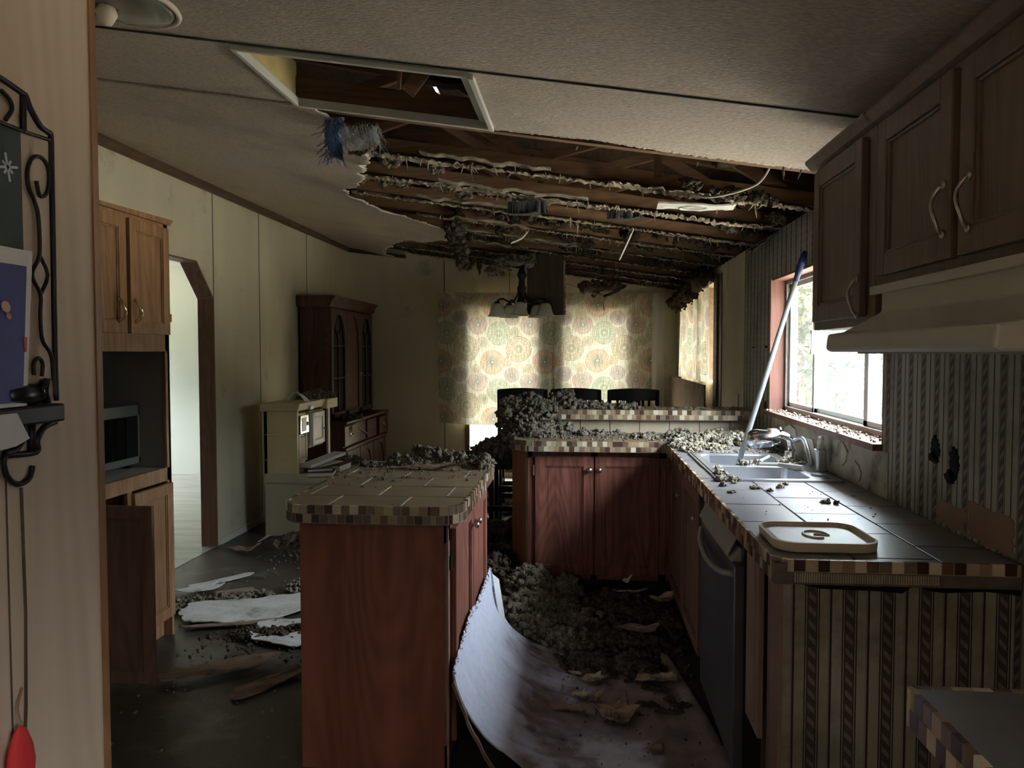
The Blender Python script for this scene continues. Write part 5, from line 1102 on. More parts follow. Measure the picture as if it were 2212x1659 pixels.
# ---------------------------------------------------------------- sink base cabinet, dishwasher, end panel
t = thing('sink_cabinet', 'dark oak sink base cabinet with narrow doors left of the dishwasher', 'cabinet', (.8, 3.9, 0))
mb = MB(); mb.box(FX+.001, XR-.01, 3.33, 3.35, .10, .868); mb.box(FX+.001, XR-.01, 4.52, 4.545, .10, .868); mb.box(FX, XR-.01, 3.33, 4.54, .10, .12); mb.build('carcass', 'oak_red_flat', t)
mb = MB(); mb.box(FX+.06, XR-.02, 3.33, 4.54, 0, .099); mb.build('toe_kick', 'black_wood', t)
o = (FX, 0, 0); UY = (0, 1, 0); NX = (-1, 0, 0); mb = MB()
for (a, b, z0, z1) in ((3.30, 3.36, .05, .868), (4.48, 4.54, .1, .868), (3.3, 4.54, .82, .868), (3.3, 4.54, .1, .14), (3.88, 3.93, .1, .868)): mb.fb(o, UY, NX, a, b, z0, z1, -.018, 0)
mb.build('face_frame', 'oak_brown', t, bevel=.0015)
for (a, b, kn) in ((3.37, 3.90, 3.87), (3.92, 4.47, 4.43)):
    mb = MB(); pdoor(mb, o, UY, NX, a, b, .12, .835, fr=.055); d = mb.build('door', 'oak_brown', t, bevel=.002)
    mb = MB(); knob(mb, (FX-.02, kn if 0 else (a+.04 if a < 3.5 else a+.05), .72), NX, .012, .024); mb.build('knob', 'pewter', d, smooth=True)
t = thing('dishwasher', 'dark stainless dishwasher with a curved bar handle pulled slightly out', 'dishwasher', (.78, 2.84, 0))
dy0, dy1, dx = 2.49, 3.17, .492
mb = MB(); mb.box(dx+.03, XR-.05, dy0, dy1-.02, .03, .82); mb.build('tub', 'black_plastic', t)
mb = MB(); mb.box(dx, dx+.035, dy0, dy1, .10, .765); mb.build('door', 'dishwasher_steel', t, bevel=.004)
mb = MB(); mb.prism([(dx-.002, .765), (dx+.05, .83), (dx+.06, .83), (dx+.06, .765)], dy0+.05, dy1, 'y'); mb.prism([(dx-.004, .775), (dx+.030, .845), (dx+.034, .842), (dx, .770)], dy0+.10, dy1+.04, 'y'); mb.build('control_panel', 'alu_grey', t, bevel=.003)
mb = MB(); mb.tube(curve_pts([(dx, dy0+.02, .735), (dx-.022, dy0+.14, .71), (dx-.034, (dy0+dy1)/2, .70), (dx-.022, dy1-.12, .71), (dx, dy1-.01, .735)]), .011, 10); mb.build('handle', 'alu_grey', t, smooth=True)
mb = MB(); mb.box(dx+.05, dx+.06, dy0, dy1, .0, .10); mb.build('toe_plate', 'black_plastic', t)
t = thing('end_cabinet', 'narrow open cabinet space between dishwasher and papered end wall', 'cabinet', (.8, 2.25, 0))
mb = MB(); mb.box(FX-.004, FX+.012, 2.30, 2.47, .30, .868); mb.box(FX-.008, FX, 2.34, 2.43, .33, .84); mb.build('loose_front', 'bare_board', t, bevel=.002)
mb = MB(); mb.box(FX-.002, FX+.018, 2.075, 2.20, .12, .868); mb.build('stile', 'oak_brown', t)
mb = MB(); mb.box(FX+.05, XR, 2.47, 2.485, 0, .868); mb.box(FX+.25, XR-.1, 2.10, 2.46, .0, .03); mb.build('inner_side', 'oak_brown', t)
mb = MB(); mb.box(.515, XR, 2.0, 2.075, 0, .868); struct(mb, 'wall_counter_end', 'wallpaper_x', 'striped papered half wall closing the counter end')
mb = MB(); mb.box(.506, .517, 1.995, 2.075, 0, .868); struct(mb, 'trim_9', 'bare_board', 'bare corner edge of the papered half wall')
mb = MB(); P = [(.52, .872), (.60, .855), (.75, .852), (.80, .848), (.815, .86), (.83, .868), (.845, .868), (.86, .856), (.90, .852), (1.0, .858), (XR, .85), (XR, .90), (.52, .90)]; mb.prism(P[::-1] if 0 else P, CY0+.012, 1.998, 'y'); struct(mb, 'trim_10', 'black_hole', 'black strip filling the ragged gap under the tiled edge')  # solid black strip with a ragged lower outline, in place of an open gap

# near counter, lower right corner
t = thing('tiled_worktop', 'second tiled worktop with mosaic edge cut by the lower right photo corner', 'worktop', (.8, .9, 0))
mb = MB(); mb.prism(rrect(.51, XR-.004, .30, 1.225, .008, 2), .866, .921); mb.build('core', 'grout_dark', t)
mb = MB(); tiles(mb, [(.512, .3), (XR-.004, .3), (XR-.004, 1.223), (.512, 1.223)], .930, .30, .30, .5, .93, gap=.005); mb.build('top_tiles', 'slate_tile', t, bevel=.0015)
mosaic([(XR-.006, 1.225), (.51, 1.225), (.51, .30)], .931, t, seed=31)
mb = MB(); mb.box(.55, XR-.01, .31, 1.20, .08, .866); mb.build('cabinet', 'oak_brown', t)

# ---------------------------------------------------------------- upper cabinets and range hood
UXF = .76
def upper(label, y0, y1, z0, z1, doors, handles, loc):
    t = thing('wall_cabinet', label, 'cabinet', loc, None)
    o = (UXF, 0, 0); mb = MB(); mb.box(UXF+.018, XR-.002, y0, y1, z0, z1); mb.build('carcass', 'oak_upper', t, bevel=.002)
    mb = MB(); mb.fb(o, UY, NX, y0, y1, z0, z1, -.018, 0); mb.build('face_frame', 'oak_upper', t, bevel=.002)
    for (a, b), (hy, hz) in zip(doors, handles):
        mb = MB(); pdoor(mb, o, UY, NX, a, b, z0+.025, z1-.045, fr=.052, rec=.012); d = mb.build('door', 'oak_upper', t, bevel=.003)
        mb = MB(); bow(mb, (UXF-.02, 0, 0), UY, NX, hy, hz, L=.10, out=.024, r=.0034, wig=-.007); mb.build('handle', 'pewter', d, smooth=True)
    mb = MB(); mb.prism([(UXF, z1-.03), (UXF-.012, z1-.022), (UXF-.03, z1-.002), (UXF-.03, z1+.008), (XR-.002, z1+.008), (XR-.002, z1-.002), (UXF, z1-.004)], y0, y1+.03, 'y'); mb.build('crown', 'oak_upper', t, bevel=.002)
    return t
upper('narrow wall cabinet beside the kitchen window, its door bottom lowest', 2.085, 2.60, 1.52, 2.065, [(2.14, 2.56)], [(2.155, 1.598)], (.9, 2.33, 1.52))
upper('wide two-door wall cabinet above the range hood', .90, 2.08, 1.615, 2.065, [(1.64, 2.03), (1.25, 1.605)], [(1.665, 1.742), (1.56, 1.738)], (.9, 1.5, 1.615))
t = thing('range_hood', 'cream range hood mounted under the wide wall cabinet', 'range hood', (.85, 1.6, 1.45))
mb = MB(); mb.prism([(XR-.002, 1.614), (UXF-.008, 1.614), (UXF-.008, 1.55), (.66, 1.50), (.622, 1.494), (.618, 1.456), (.63, 1.450), (XR-.002, 1.450)], 1.22, 2.02, 'y'); mb.build('shell', 'hood_enamel', t, bevel=.006)
mb = MB(); mb.box(UXF-.018, UXF-.008, 1.22, 2.075, 1.596, 1.618); mb.build('top_flange', 'hood_enamel', t, bevel=.003)
mb = MB(); mb.box(.68, 1.03, 1.27, 1.97, 1.446, 1.450); mb.build('filter_grille', 'alu_grey', t)

# ---------------------------------------------------------------- printed curtains
TW, TH = .593, .645
MOT = [(.150, .275, .145, (.50, .42, .30), (.62, .57, .44)), (.515, .100, .132, (.42, .47, .38), (.56, .62, .48)), (.335, .20, .058, (.55, .47, .38), (.45, .52, .44)),
       (.445, .425, .135, (.62, .38, .28), (.22, .38, .33)), (.276, .005, .108, (.52, .36, .36), (.42, .46, .42)), (.10, .083, .053, (.50, .44, .34), (.6, .55, .45)),
       (.072, .570, .085, (.46, .34, .36), (.36, .42, .40)), (.255, .515, .064, (.55, .50, .38), (.62, .42, .32)), (.025, .42, .055, (.60, .42, .34), (.62, .58, .45))]
def print_col(u, v):
    """u, v in metres on the cloth; arrays in, rgb out"""
    C = np.empty(u.shape+(3,)); C[:] = (.74, .72, .62)
    for (cx, cy, r, c1, c2) in MOT:
        dx = (u-cx+TW/2) % TW-TW/2; dy = (v-cy+TH/2) % TH-TH/2; d = np.hypot(dx, dy)/r; an = np.arctan2(dy, dx)
        c1 = np.array(c1)*.62+np.array((.74, .72, .62))*.38*.9; c2 = np.array(c2)*.72+np.array((.74, .72, .62))*.28; k = d < 1
        C[k] = c1
        C[(d > .90) & (d < .955)] = c1*1.3
        C[(d > .955) & (d < 1)] = c1*.62
        w = .54+.05*np.cos(an*14); C[d < w] = c1*.72+c2*.28; C[d < w-.09] = c2; C[(d < .34)] = c1*.9; C[d < .22] = c2*.8; C[d < .1] = (.75, .7, .55)
        dots = (np.abs(d-.73) < .05) & (np.cos(an*18) > .3); C[dots] = c1*1.35
    return np.clip(C, 0, 1)
def curtain(name, label, fn, nu, nv, su, sv, uo=0):
    mb = MB(); mb.grid(fn, nu, nv); o = mb.build(name, 'printed_curtain', smooth=True); me = o.data
    uu, vv = np.meshgrid(np.linspace(0, su, nu+1), np.linspace(0, sv, nv+1)); c = print_col(uu+uo-.2+TW, vv-.36+TH)
    at = me.color_attributes.new('print', 'FLOAT_COLOR', 'POINT'); at.data.foreach_set('color', np.concatenate([c, np.ones(c.shape[:2]+(1,))], 2).ravel())
    tag(o, label, 'curtain'); return o
def c1f(a, b):
    x = -1.62+2.41*a-.02*math.sin(b*3)*(1-a); top = 2.135-.03*a; bot = .635+.01*a-.03*math.sin(a*5)
    z = top+(bot-top)*b; zz = .012*math.sin(a*46)*(.4+b*.6)+.008*math.sin(a*17+b*2)+ .02*math.exp(-((a-.545)/.012)**2)
    return (x, YB-.06+zz, z)
curtain('printed_curtain', 'large curtain printed with pastel circles hung over the patio door', c1f, 560, 330, 2.41, 1.50, .02)
mb = MB(); mb.grid(lambda a, b: (.76+.17*a, YB-.03+.01*math.sin(a*9), 2.10-1.3*b+.02*a), 10, 12); tag(mb.build('white_liner', 'page_white', solid=.002), 'plain white cloth strip at the right side of the large curtain', 'curtain')
def c2f(a, b):
    y = 6.46+2.0*a; top = 2.035-.07*math.sin(PI*a*1.4)*(1 if a < .7 else .7); bot = 1.20-.01*a
    return (XR-.035+.014*math.sin(a*40)*(.3+b)-.01*math.sin(a*11), y+.05*b*(a-.5), top+(bot-top)*b)
curtain('printed_curtain', 'narrow foreshortened curtain printed with circles on the side dining window', c2f, 380, 190, 2.0, .84, .2)
P, S = lobes([(1.02, 7.2+.25*k, 2.01-.01*k, .07, .17, .09) for k in range(6)]+[(1.0, 6.8, 2.05, .09, .22, .11), (1.0, 6.45, 2.04, .07, .16, .09), (1.01, 7.9, 1.95, .06, .15, .09), (1.01, 7.5, 1.96, .05, .12, .08)], .022); fluff('insulation_pile', 'brown insulation sagging over the top of the side dining curtain', P, S, 'insulation_brown')
t = thing('wall_board', 'plain tan board standing below the side dining window', 'board', (1.0, 7.3, 0))
mb = MB(); mb.box(.985, 1.0, 6.30, 8.70, .0, 1.185); mb.build('board', 'kraft_paper', t)

# ---------------------------------------------------------------- black pub chairs and dining table
def chair(loc, rz, label):
    t = thing('pub_chair', label, 'chair', (0, 0, 0), 'black pub chairs')
    w, d, sh, bh = .43, .42, .61, 1.13
    for sx in (-1, 1):
        mb = MB(); mb.bar((sx*(w/2-.018), -d/2+.02, 0), (sx*(w/2-.018), -d/2+.02, sh), .036, .036, upv=(0, 1, 0)); mb.build('leg', 'black_wood', t)
        mb = MB(); mb.bar((sx*(w/2-.018), d/2-.02, 0), (sx*(w/2-.018), d/2-.02, sh), .036, .036, upv=(0, 1, 0)); mb.build('leg', 'black_wood', t)
        mb = MB(); mb.bar((sx*(w/2-.018), -d/2+.02, sh), (sx*(w/2-.018), -d/2-.035, bh), .034, .030, upv=(0, 1, 0)); mb.build('back_post', 'black_wood', t)
    mb = MB(); mb.box(-w/2, w/2, -d/2, d/2, sh-.01, sh+.03); mb.box(-w/2+.03, w/2-.03, -d/2+.02, d/2-.02, sh-.06, sh-.01); mb.build('seat', 'black_wood', t, bevel=.006)
    mb = MB(); mb.grid(lambda a, b: (-w/2+.01+(w-.02)*a, -d/2-.035-.02*math.sin(PI*a)+.0*b, bh-.085+.09*b+.012*math.sin(PI*a)*b), 12, 2); mb.build('top_rail', 'black_wood', t, solid=.022)
    for x in (-.13, -.08, .08, .13):
        mb = MB(); mb.bar((x, -d/2-.035, bh-.07), (x, -d/2+.01, sh+.12), .022 if abs(x) > .1 else .024, .012, upv=(0, 1, 0)); mb.build('slat', 'black_wood', t)
    mb = MB(); mb.bar((0, -d/2-.038, bh-.07), (0, -d/2+.008, sh+.12), .12, .012, upv=(0, 1, 0)); mb.build('splat', 'black_wood', t)
    mb = MB(); mb.bar((-w/2+.03, -d/2+.01, sh+.12), (w/2-.03, -d/2+.01, sh+.12), .04, .02); mb.build('lower_rail', 'black_wood', t)
    for z, yy in ((.22, -d/2+.02), (.26, d/2-.02)):
        mb = MB(); mb.bar((-w/2+.02, yy, z), (w/2-.02, yy, z), .02, .04); mb.build('stretcher', 'black_wood', t)
    for sx in (-1, 1):
        mb = MB(); mb.bar((sx*(w/2-.018), -d/2+.02, .30), (sx*(w/2-.018), d/2-.02, .30), .02, .035); mb.build('stretcher', 'black_wood', t)
    t.location = loc; t.rotation_euler = (0, 0, rz); return t
chair((-.50, 6.72, 0), math.radians(2), 'black pub chair at the left, its back half buried by insulation')
chair((-.03, 6.74, 0), math.radians(-3), 'black pub chair in the middle, its slatted back above the bar')
chair((.435, 6.72, 0), 0, 'black pub chair nearest the window wall')
t = thing('pub_bench', 'black backless seat loaded with insulation left of the bar', 'bench', (-.74, 6.15, 0))
mb = MB(); mb.box(-.915, -.47, 5.96, 6.40, .53, .61); mb.build('seat', 'black_wood', t, bevel=.006)
for x in (-.88, -.50):
    for y in (6.0, 6.36):
        mb = MB(); mb.bar((x if x > -.6 else -.70, y, 0), (x if x > -.6 else -.70, y, .53), .04, .04); mb.build('leg', 'black_wood', t)
mb = MB(); mb.box(-.80, -.47, 5.96, 5.985, .20, .24); mb.build('stretcher', 'black_wood', t)
mb = MB(); mb.box(-.80, -.47, 6.36, 6.385, .28, .33); mb.build('stretcher', 'black_wood', t)
P, S = lobes([(-.68, 6.15, .61, .19, .18, .13), (-.56, 6.15, .61, .15, .16, .22), (-.48, 6.15, .61, .12, .15, .26), (-.80, 6.12, .61, .10, .12, .05)], .017, .9, zmin=.61); fluff('insulation_pile', 'shadowed insulation mound heaped on the black backless seat', P, S, 'insulation')
P, S = lobes([(-.42, 6.72, .64, .2, .2, .3), (-.40, 6.65, .95, .12, .1, .12)], .018, .9, zmin=.64); fluff('insulation_pile', 'insulation heaped on the left pub chair seat', P, S, 'insulation')
t = thing('pub_table', 'black square pub table behind the chairs', 'table', (0, 7.45, 0))
mb = MB(); mb.box(-.6, .6, 6.98, 8.0, .86, .90); mb.build('tabletop', 'black_wood', t, bevel=.004)
for x in (-.54, .54):
    for y in (7.04, 7.94):
        mb = MB(); mb.box(x-.03, x+.03, y-.03, y+.03, 0, .86); mb.build('leg', 'black_wood', t)

# ---------------------------------------------------------------- chandelier
cx, cy = -.535, 6.95
t = thing('chandelier', 'dark bronze five-arm lamp with pale glass bell shades', 'lamp', (cx, cy, 1.75))
mb = MB(); mb.lathe([(0, 1.86), (.012, 1.865), (.03, 1.885), (.035, 1.90), (.024, 1.92), (.024, 1.96), (.038, 2.0), (.042, 2.03), (.030, 2.05), (.026, 2.10), (.042, 2.14), (.030, 2.18), (.022, 2.20), (.018, 2.32), (.05, 2.34), (.055, 2.36), (0, 2.37)], (cx, cy, 0), 18); mb.build('stem', 'bronze', t, smooth=True)
for k in range(5):
    a = -PI/2+k*2*PI/5; c, s = math.cos(a), math.sin(a)
    mb = MB(); mb.tube(curve_pts([(cx+c*.02, cy+s*.02, 2.02), (cx+c*.05, cy+s*.05, 1.94), (cx+c*.10, cy+s*.10, 1.895), (cx+c*.17, cy+s*.17, 1.925), (cx+c*.215, cy+s*.215, 1.915), (cx+c*.225, cy+s*.225, 1.88)]), .008, 8); mb.lathe([(0, 1.905), (.018, 1.903), (.030, 1.885), (.026, 1.880)], (cx+c*.225, cy+s*.225, 0), 14); mb.build('arm', 'bronze', t, smooth=True)
    mb = MB(); mb.lathe([(.026, 1.885), (.036, 1.882), (.050, 1.865), (.058, 1.84), (.064, 1.81), (.074, 1.785), (.090, 1.768), (.086, 1.769), (.070, 1.786), (.060, 1.81), (.054, 1.84), (.046, 1.862), (.030, 1.876)], (cx+c*.225, cy+s*.225, 0), 24); mb.build('shade', 'alabaster_glass', t, smooth=True)

# ---------------------------------------------------------------- fallen boards and debris, aisle
from mathutils import noise as NZ
def shf(a, b):
    # b: along the room 2.2 .. 3.72 ; a: across, 0 = raised edge at the island, 1 = right edge
    y0_ = 2.50+.16*min(a, .35) if a < .35 else 2.556-(a-.35)*.5
    y = y0_+(3.73-y0_)*b
    top = np.interp(y, [2.05, 2.49, 2.58, 2.7, 2.9, 3.05, 3.3, 3.54, 3.62, 3.73], [.36, .36, .38, .40, .43, .40, .41, .42, .33, .10])
    xr = np.interp(y, [2.05, 2.55, 3.0, 3.32, 3.73], [.56, .545, .50, .455, .40])
    xl = -.418 if y > 2.49 else -.418+(2.49-y)*.35
    w = .42*(top/.43)**.6+.05
    s = a**1.25; 
    if s < .5:
        q = s/.5; ang = q*PI/2; x = xl+w*(1-math.cos(ang)); z = top*(1-math.sin(ang))
        x = xl+w*q**1.6; z = top*(1-q)**2.1
    else:
        q = (s-.5)/.5; x = xl+w+(xr-xl-w)*q; z = 0
    fo = max(0, 1-abs(s-.32)/.28); z += .014+.016*fo*NZ.noise(Vector((s*2.5, y*5, 3)))+.010*fo*NZ.noise(Vector((s*3, y*14, 7)))+.010*abs(vn(x*4, y*1.5))+.004*vn(x*9+1, y*3)+ (.010*math.exp(-((a-.98)/.03)**2))
    if a < .02: z += .010*rng.uniform(-1, 1)
    if b > .985: y += .04*vn(a*19)
    x += .01*vn(y*5)*(1 if a < .5 else 0)*min(1, a*6)
    return (x, y, z)
mb = MB(); mb.grid(shf, 170, 190); cb_ = mb.build('fallen_ceiling_board', 'soiled_board', solid=.006, smooth=True)
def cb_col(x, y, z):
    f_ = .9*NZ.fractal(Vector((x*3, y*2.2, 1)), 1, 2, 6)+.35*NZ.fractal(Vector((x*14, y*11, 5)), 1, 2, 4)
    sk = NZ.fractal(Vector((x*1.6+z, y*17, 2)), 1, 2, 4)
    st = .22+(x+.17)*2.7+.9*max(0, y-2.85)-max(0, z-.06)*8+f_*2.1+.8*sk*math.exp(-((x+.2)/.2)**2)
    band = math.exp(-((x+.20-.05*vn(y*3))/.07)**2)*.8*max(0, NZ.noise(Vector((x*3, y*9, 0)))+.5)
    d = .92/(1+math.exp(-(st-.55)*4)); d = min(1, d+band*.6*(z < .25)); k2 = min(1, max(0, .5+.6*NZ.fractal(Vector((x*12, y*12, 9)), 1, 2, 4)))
    dk = (.10+.12*k2, .075+.09*k2, .058+.072*k2); w_ = (.55, .57, .70)  # white of the board tinted blue to carry the window light
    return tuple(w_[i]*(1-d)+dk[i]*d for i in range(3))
soil(cb_, cb_col); tag(cb_, 'large white board curling up the island side and covering the aisle floor', 'board')
mb = MB(); mb.grid(lambda a, b: (-.415+.028*a+.05*b, 3.56+.02*a-.10*b, .405-.03*a-.22*b), 3, 14); tag(mb.build('ceiling_board_strip', 'fallen_board', solid=.005), 'narrow white sliver standing at the tip of the curled board', 'board')
mb = MB(); R3 = random.Random(8); pp = [(-.46+.012*R3.random(), 2.44+.02, .36)]
mb.grid(lambda a, b: (-.425+.17*b+.006*a+.004*vn(b*9), 2.490+.05*b, .345*(1-b)**1.5+.012*a+.004), 2, 24); tag(mb.build('broken_board_edge', 'kraft_paper', solid=.012), 'brown broken core edge along the near side of the curled board', 'board')
def mound(L, size, dens, x0, x1, y0, y1, n, z=.01, s=(.006, .02)):
    P, S = lobes(L, size, dens, zmin=z); P2, S2 = crumbs(x0, x1, y0, y1, z+.005, n, *s); return join((P, S), (P2, S2))
# left (nearer island end) pale mound, then darker one
fluff('insulation_pile', 'grey insulation mound on the floor behind the tip of the curled board', *mound([(-.26, 4.15, .0, .16, .20, .13), (-.30, 4.35, .0, .14, .16, .20), (-.14, 4.10, .0, .16, .18, .12), (-.18, 3.85, .0, .16, .16, .11), (-.25, 4.4, .02, .10, .10, .17), (-.08, 4.38, .0, .10, .10, .15), (-.02, 3.95, .0, .16, .18, .10), (-.05, 3.7, .0, .14, .14, .09), (-.36, 4.0, 0, .10, .2, .14)], .017, 1.0, -.4, .15, 3.55, 4.4, 200), 'insulation')
fluff('insulation_pile', 'brown insulation layer across the aisle in front of the bar cabinet', *mound([(.12, 4.1, .0, .22, .22, .09), (.32, 4.15, .0, .18, .22, .08), (.10, 3.75, .0, .2, .2, .08), (.30, 3.8, .0, .2, .2, .07), (.45, 4.0, .0, .1, .25, .06), (.05, 3.5, .0, .16, .14, .05), (.24, 3.45, .0, .14, .12, .06), (.18, 4.35, .0, .16, .12, .08)], .019, .9, -.1, .5, 3.3, 4.5, 350, s=(.006, .022)), 'insulation_brown')
fluff('insulation_pile', 'dark insulation filling the floor between island and bar cabinet', *mound([(-.55, 4.9, .0, .2, .25, .18), (-.62, 5.3, .0, .2, .3, .22), (-.52, 4.6, .0, .14, .2, .20), (-.70, 5.8, .0, .25, .3, .14), (-.75, 4.6, 0, .2, .2, .10), (-.45, 5.5, .0, .2, .3, .22)], .02, .9, -.9, -.3, 4.4, 6.6, 250), 'insulation_brown')
fluff('insulation_pile', 'pale insulation scattered on the floor beneath the pub chairs', *mound([(-.66, 7.0, .0, .2, .2, .06), (-.5, 7.4, .0, .2, .2, .06), (-.9, 7.6, 0, .2, .2, .05)], .02, .8, -1.3, -.2, 6.5, 8.5, 260), 'insulation_pale')
fluff('insulation_crumbs', 'dark dirt and crumbs strewn over the curled board', *join(crumbs(-.1, .52, 2.6, 3.5, .026, 150, .002, .007), lobes([(.12+.3*rng.random(), 2.85+.6*rng.random(), .022, .02+.04*rng.random(), .015+.02*rng.random(), .006) for _ in range(9)], .005, .6, zmin=.022)), 'insulation_brown')
DEB = [('torn cream board scrap near the dishwasher on the curled board', .33, 3.33, .24, .16, -.3, 'scrap_paper', .03), ('pale crumpled scrap beside the dark gap in the aisle', .06, 3.30, .13, .09, .2, 'scrap_paper', .03),
       ('brown cardboard piece lying before the pale crumpled scrap', -.06, 3.02, .22, .10, -.15, 'kraft_paper', .015), ('light sliver propped at the left of the debris in the aisle', -.19, 3.18, .16, .035, -.75, 'scrap_paper', .02),
       ('crumpled brown sheet in the middle of the curled board', .14, 2.98, .20, .24, .5, 'kraft_paper', .05), ('thin torn strip beside the crumpled brown sheet', .07, 3.12, .16, .03, 1.2, 'scrap_paper', .02),
       ('yellowish torn paper in the aisle corner by the sink cabinet', .45, 4.24, .14, .12, .3, 'scrap_paper', .04), ('second yellowish paper strip lying left of the aisle corner', .30, 4.36, .2, .05, .2, 'scrap_paper', .02),
       ('dark reddish flap of paper between mound and sink cabinet', .28, 3.78, .26, .12, -.2, 'kraft_paper', .03), ('small triangular scrap at the lower right of the curled board', .27, 2.72, .09, .07, .4, 'kraft_paper', .012),
       ('small block of board core lying on the brown insulation', -.02, 3.36, .10, .035, -.3, 'board_core', .004), ('pale rag end between sliver and crumpled sheet', .0, 3.12, .09, .10, .4, 'scrap_paper', .03)]
for i, (lb, x, y, sx, sy, r, m_, cu) in enumerate(DEB):
    tag(scrap('board_scrap', None, (x, y, .05), sx, sy, r, m_, curl=cu, th=.004, seed=40+i, z=.030 if y < 3.5 else .085, rag=.35), lb, 'scrap')
tag(scrap('paper_wad', None, (.27, 4.46, .15), .07, .05, .5, 'page_white', curl=.04, th=.003, seed=70, z=.11, rag=.4, tilt=(.2, .5)), 'tiny white crumpled paper against the bar cabinet foot', 'paper')

# left floor
LF = [('long white board sliver pointing right on the left floor', -2.25, 4.62, .42, .07, .85, 'fallen_board_pale', .01, .10, 0), ('white ragged board just before the pantry corner', -2.30, 4.42, .30, .16, .6, 'fallen_board_pale', .02, .35, 0),
      ('large pale ceiling board lying on the left floor', -1.80, 4.06, .86, .42, .30, 'fallen_board_pale', .03, .16, 0), ('pale board overlapping the large one and running behind the island', -1.36, 3.80, .74, .44, .25, 'fallen_board_pale', .05, .16, 0),
      ('small curled black-edged scrap beside the island', -1.22, 3.97, .14, .10, .9, 'black_plastic', .06, .35, 0), ('long brown torn board in the dark near foreground at left', -1.62, 3.28, .60, .19, .62, 'kraft_paper', .02, .22, 0),
      ('second brown torn strip beside the long one', -1.36, 3.18, .42, .12, 1.0, 'kraft_paper', .02, .22, 0), ('pinkish oval board scrap at the foot of the opening', -2.42, 5.32, .24, .13, .1, 'bare_board', .05, .15, 0),
      ('tan box flap standing beside the pinkish scrap', -2.16, 5.40, .16, .13, -.1, 'kraft_paper', .08, .12, 0), ('white strip of board along the left wall foot', -2.42, 6.0, .05, .9, -.04, 'fallen_board_pale', .02, .1, 0),
      ('brown damp sheet between the white boards', -2.05, 4.38, .34, .14, .35, 'kraft_paper', .01, .3, 0), ('narrow pale strip lying along the large board edge', -1.82, 3.83, .55, .05, .3, 'kraft_paper', .01, .15, 0)]
for i, (lb, x, y, sx, sy, r, m_, cu, rg, tl) in enumerate(LF):
    tag(scrap('fallen_board_piece', None, (x, y, .02), sx, sy, r, m_, curl=cu, th=.006, seed=90+i, z=.004+.008*(i % 3), rag=rg), lb, 'board')
fluff('insulation_pile', 'insulation crumbs by the toy kitchen foot', *mound([(-2.0, 5.62, 0, .16, .12, .05), (-1.75, 5.6, 0, .16, .14, .06), (-1.5, 5.6, 0, .18, .15, .06), (-2.2, 5.75, 0, .1, .1, .04)], .016, .8, -2.3, -1.3, 5.0, 5.8, 200, z=.002, s=(.005, .016)), 'insulation')
fluff('insulation_pile', 'round insulation clump beside the pale boards', *mound([(-1.66, 4.45, .0, .11, .10, .07), (-1.54, 4.5, .0, .08, .09, .06)], .013, 1, -2.2, -1.3, 4.2, 5.2, 80, z=.002, s=(.004, .012)), 'insulation_pale')
fluff('insulation_pile', 'mossy insulation row at the pantry corner', *mound([(-2.22, 4.20, .0, .10, .05, .04), (-2.05, 4.25, .0, .14, .05, .04), (-1.88, 4.32, .0, .12, .04, .04), (-2.26, 4.08, 0, .06, .08, .05)], .012, .9, -2.3, -1.8, 4.0, 4.4, 60, z=.002, s=(.004, .012)), 'insulation')
fluff('insulation_pile', 'dark crumbled insulation lying over the large pale boards', *mound([(-1.62, 3.72, .01, .16, .07, .03), (-1.40, 3.80, .01, .12, .05, .03)], .012, .8, -1.9, -1.1, 3.4, 3.9, 220, z=.012, s=(.004, .014)), 'insulation_brown')
fluff('insulation_crumbs', 'loose crumbs on the dark floor at left', *crumbs(-2.3, -1.05, 2.6, 5.6, .004, 260, .003, .012), 'insulation')

# ---------------------------------------------------------------- things on the entry wall (left foreground)
EX = -.698
t = thing('wrought_iron_rack', 'black wrought iron wall rack with chalkboard, ledge and hook', 'rack', (EX, .86, 1.28))
def yz(P, x=EX+.012): return [(x, p[0], p[1]) for p in P]
YC = .842
def one(name, P, r, seg=8, sides=(1, -1), sm=6):
    for sd in sides:
        mb = MB(); Q = P if sd > 0 else [(2*YC-p[0], p[1]) for p in P]; mb.tube(curve_pts(yz(Q), sm), r, seg); mb.build(name, 'iron', t, smooth=True)
one('frame', [(YC, 1.775), (.867, 1.774), (.903, 1.768), (.909, 1.766), (.917, 1.753), (.933, 1.737), (.948, 1.733), (.953, 1.728), (.953, 1.679), (.951, 1.473), (.951, 1.386)], .0036)
one('inner_bar', [(.905, 1.766), (.904, 1.745), (.903, 1.721)], .004); one('inner_bar', [(YC, 1.722), (.903, 1.722), (.952, 1.724)], .0026)
one('scroll', [(.868, 1.760), (.881, 1.754), (.885, 1.743), (.874, 1.727)], .0026)
one('scroll', [(.924, 1.666), (.930, 1.648), (.944, 1.657), (.947, 1.684), (.936, 1.697), (.919, 1.694), (.909, 1.676), (.910, 1.655), (.920, 1.639), (.926, 1.620), (.926, 1.573), (.912, 1.547), (.926, 1.523), (.925, 1.496), (.928, 1.465), (.944, 1.443), (.947, 1.392)], .0026)
one('scroll', [(.926, 1.573), (.941, 1.549), (.926, 1.523)], .0024, sm=3); one('scroll', [(.911, 1.421), (.911, 1.436), (.920, 1.442), (.927, 1.435), (.925, 1.419)], .0026)
mb = MB(); mb.box(EX+.003, EX+.010, 2*YC-.901, .901, 1.40, 1.720); mb.build('chalkboard', 'chalkboard', t)
mb = MB()
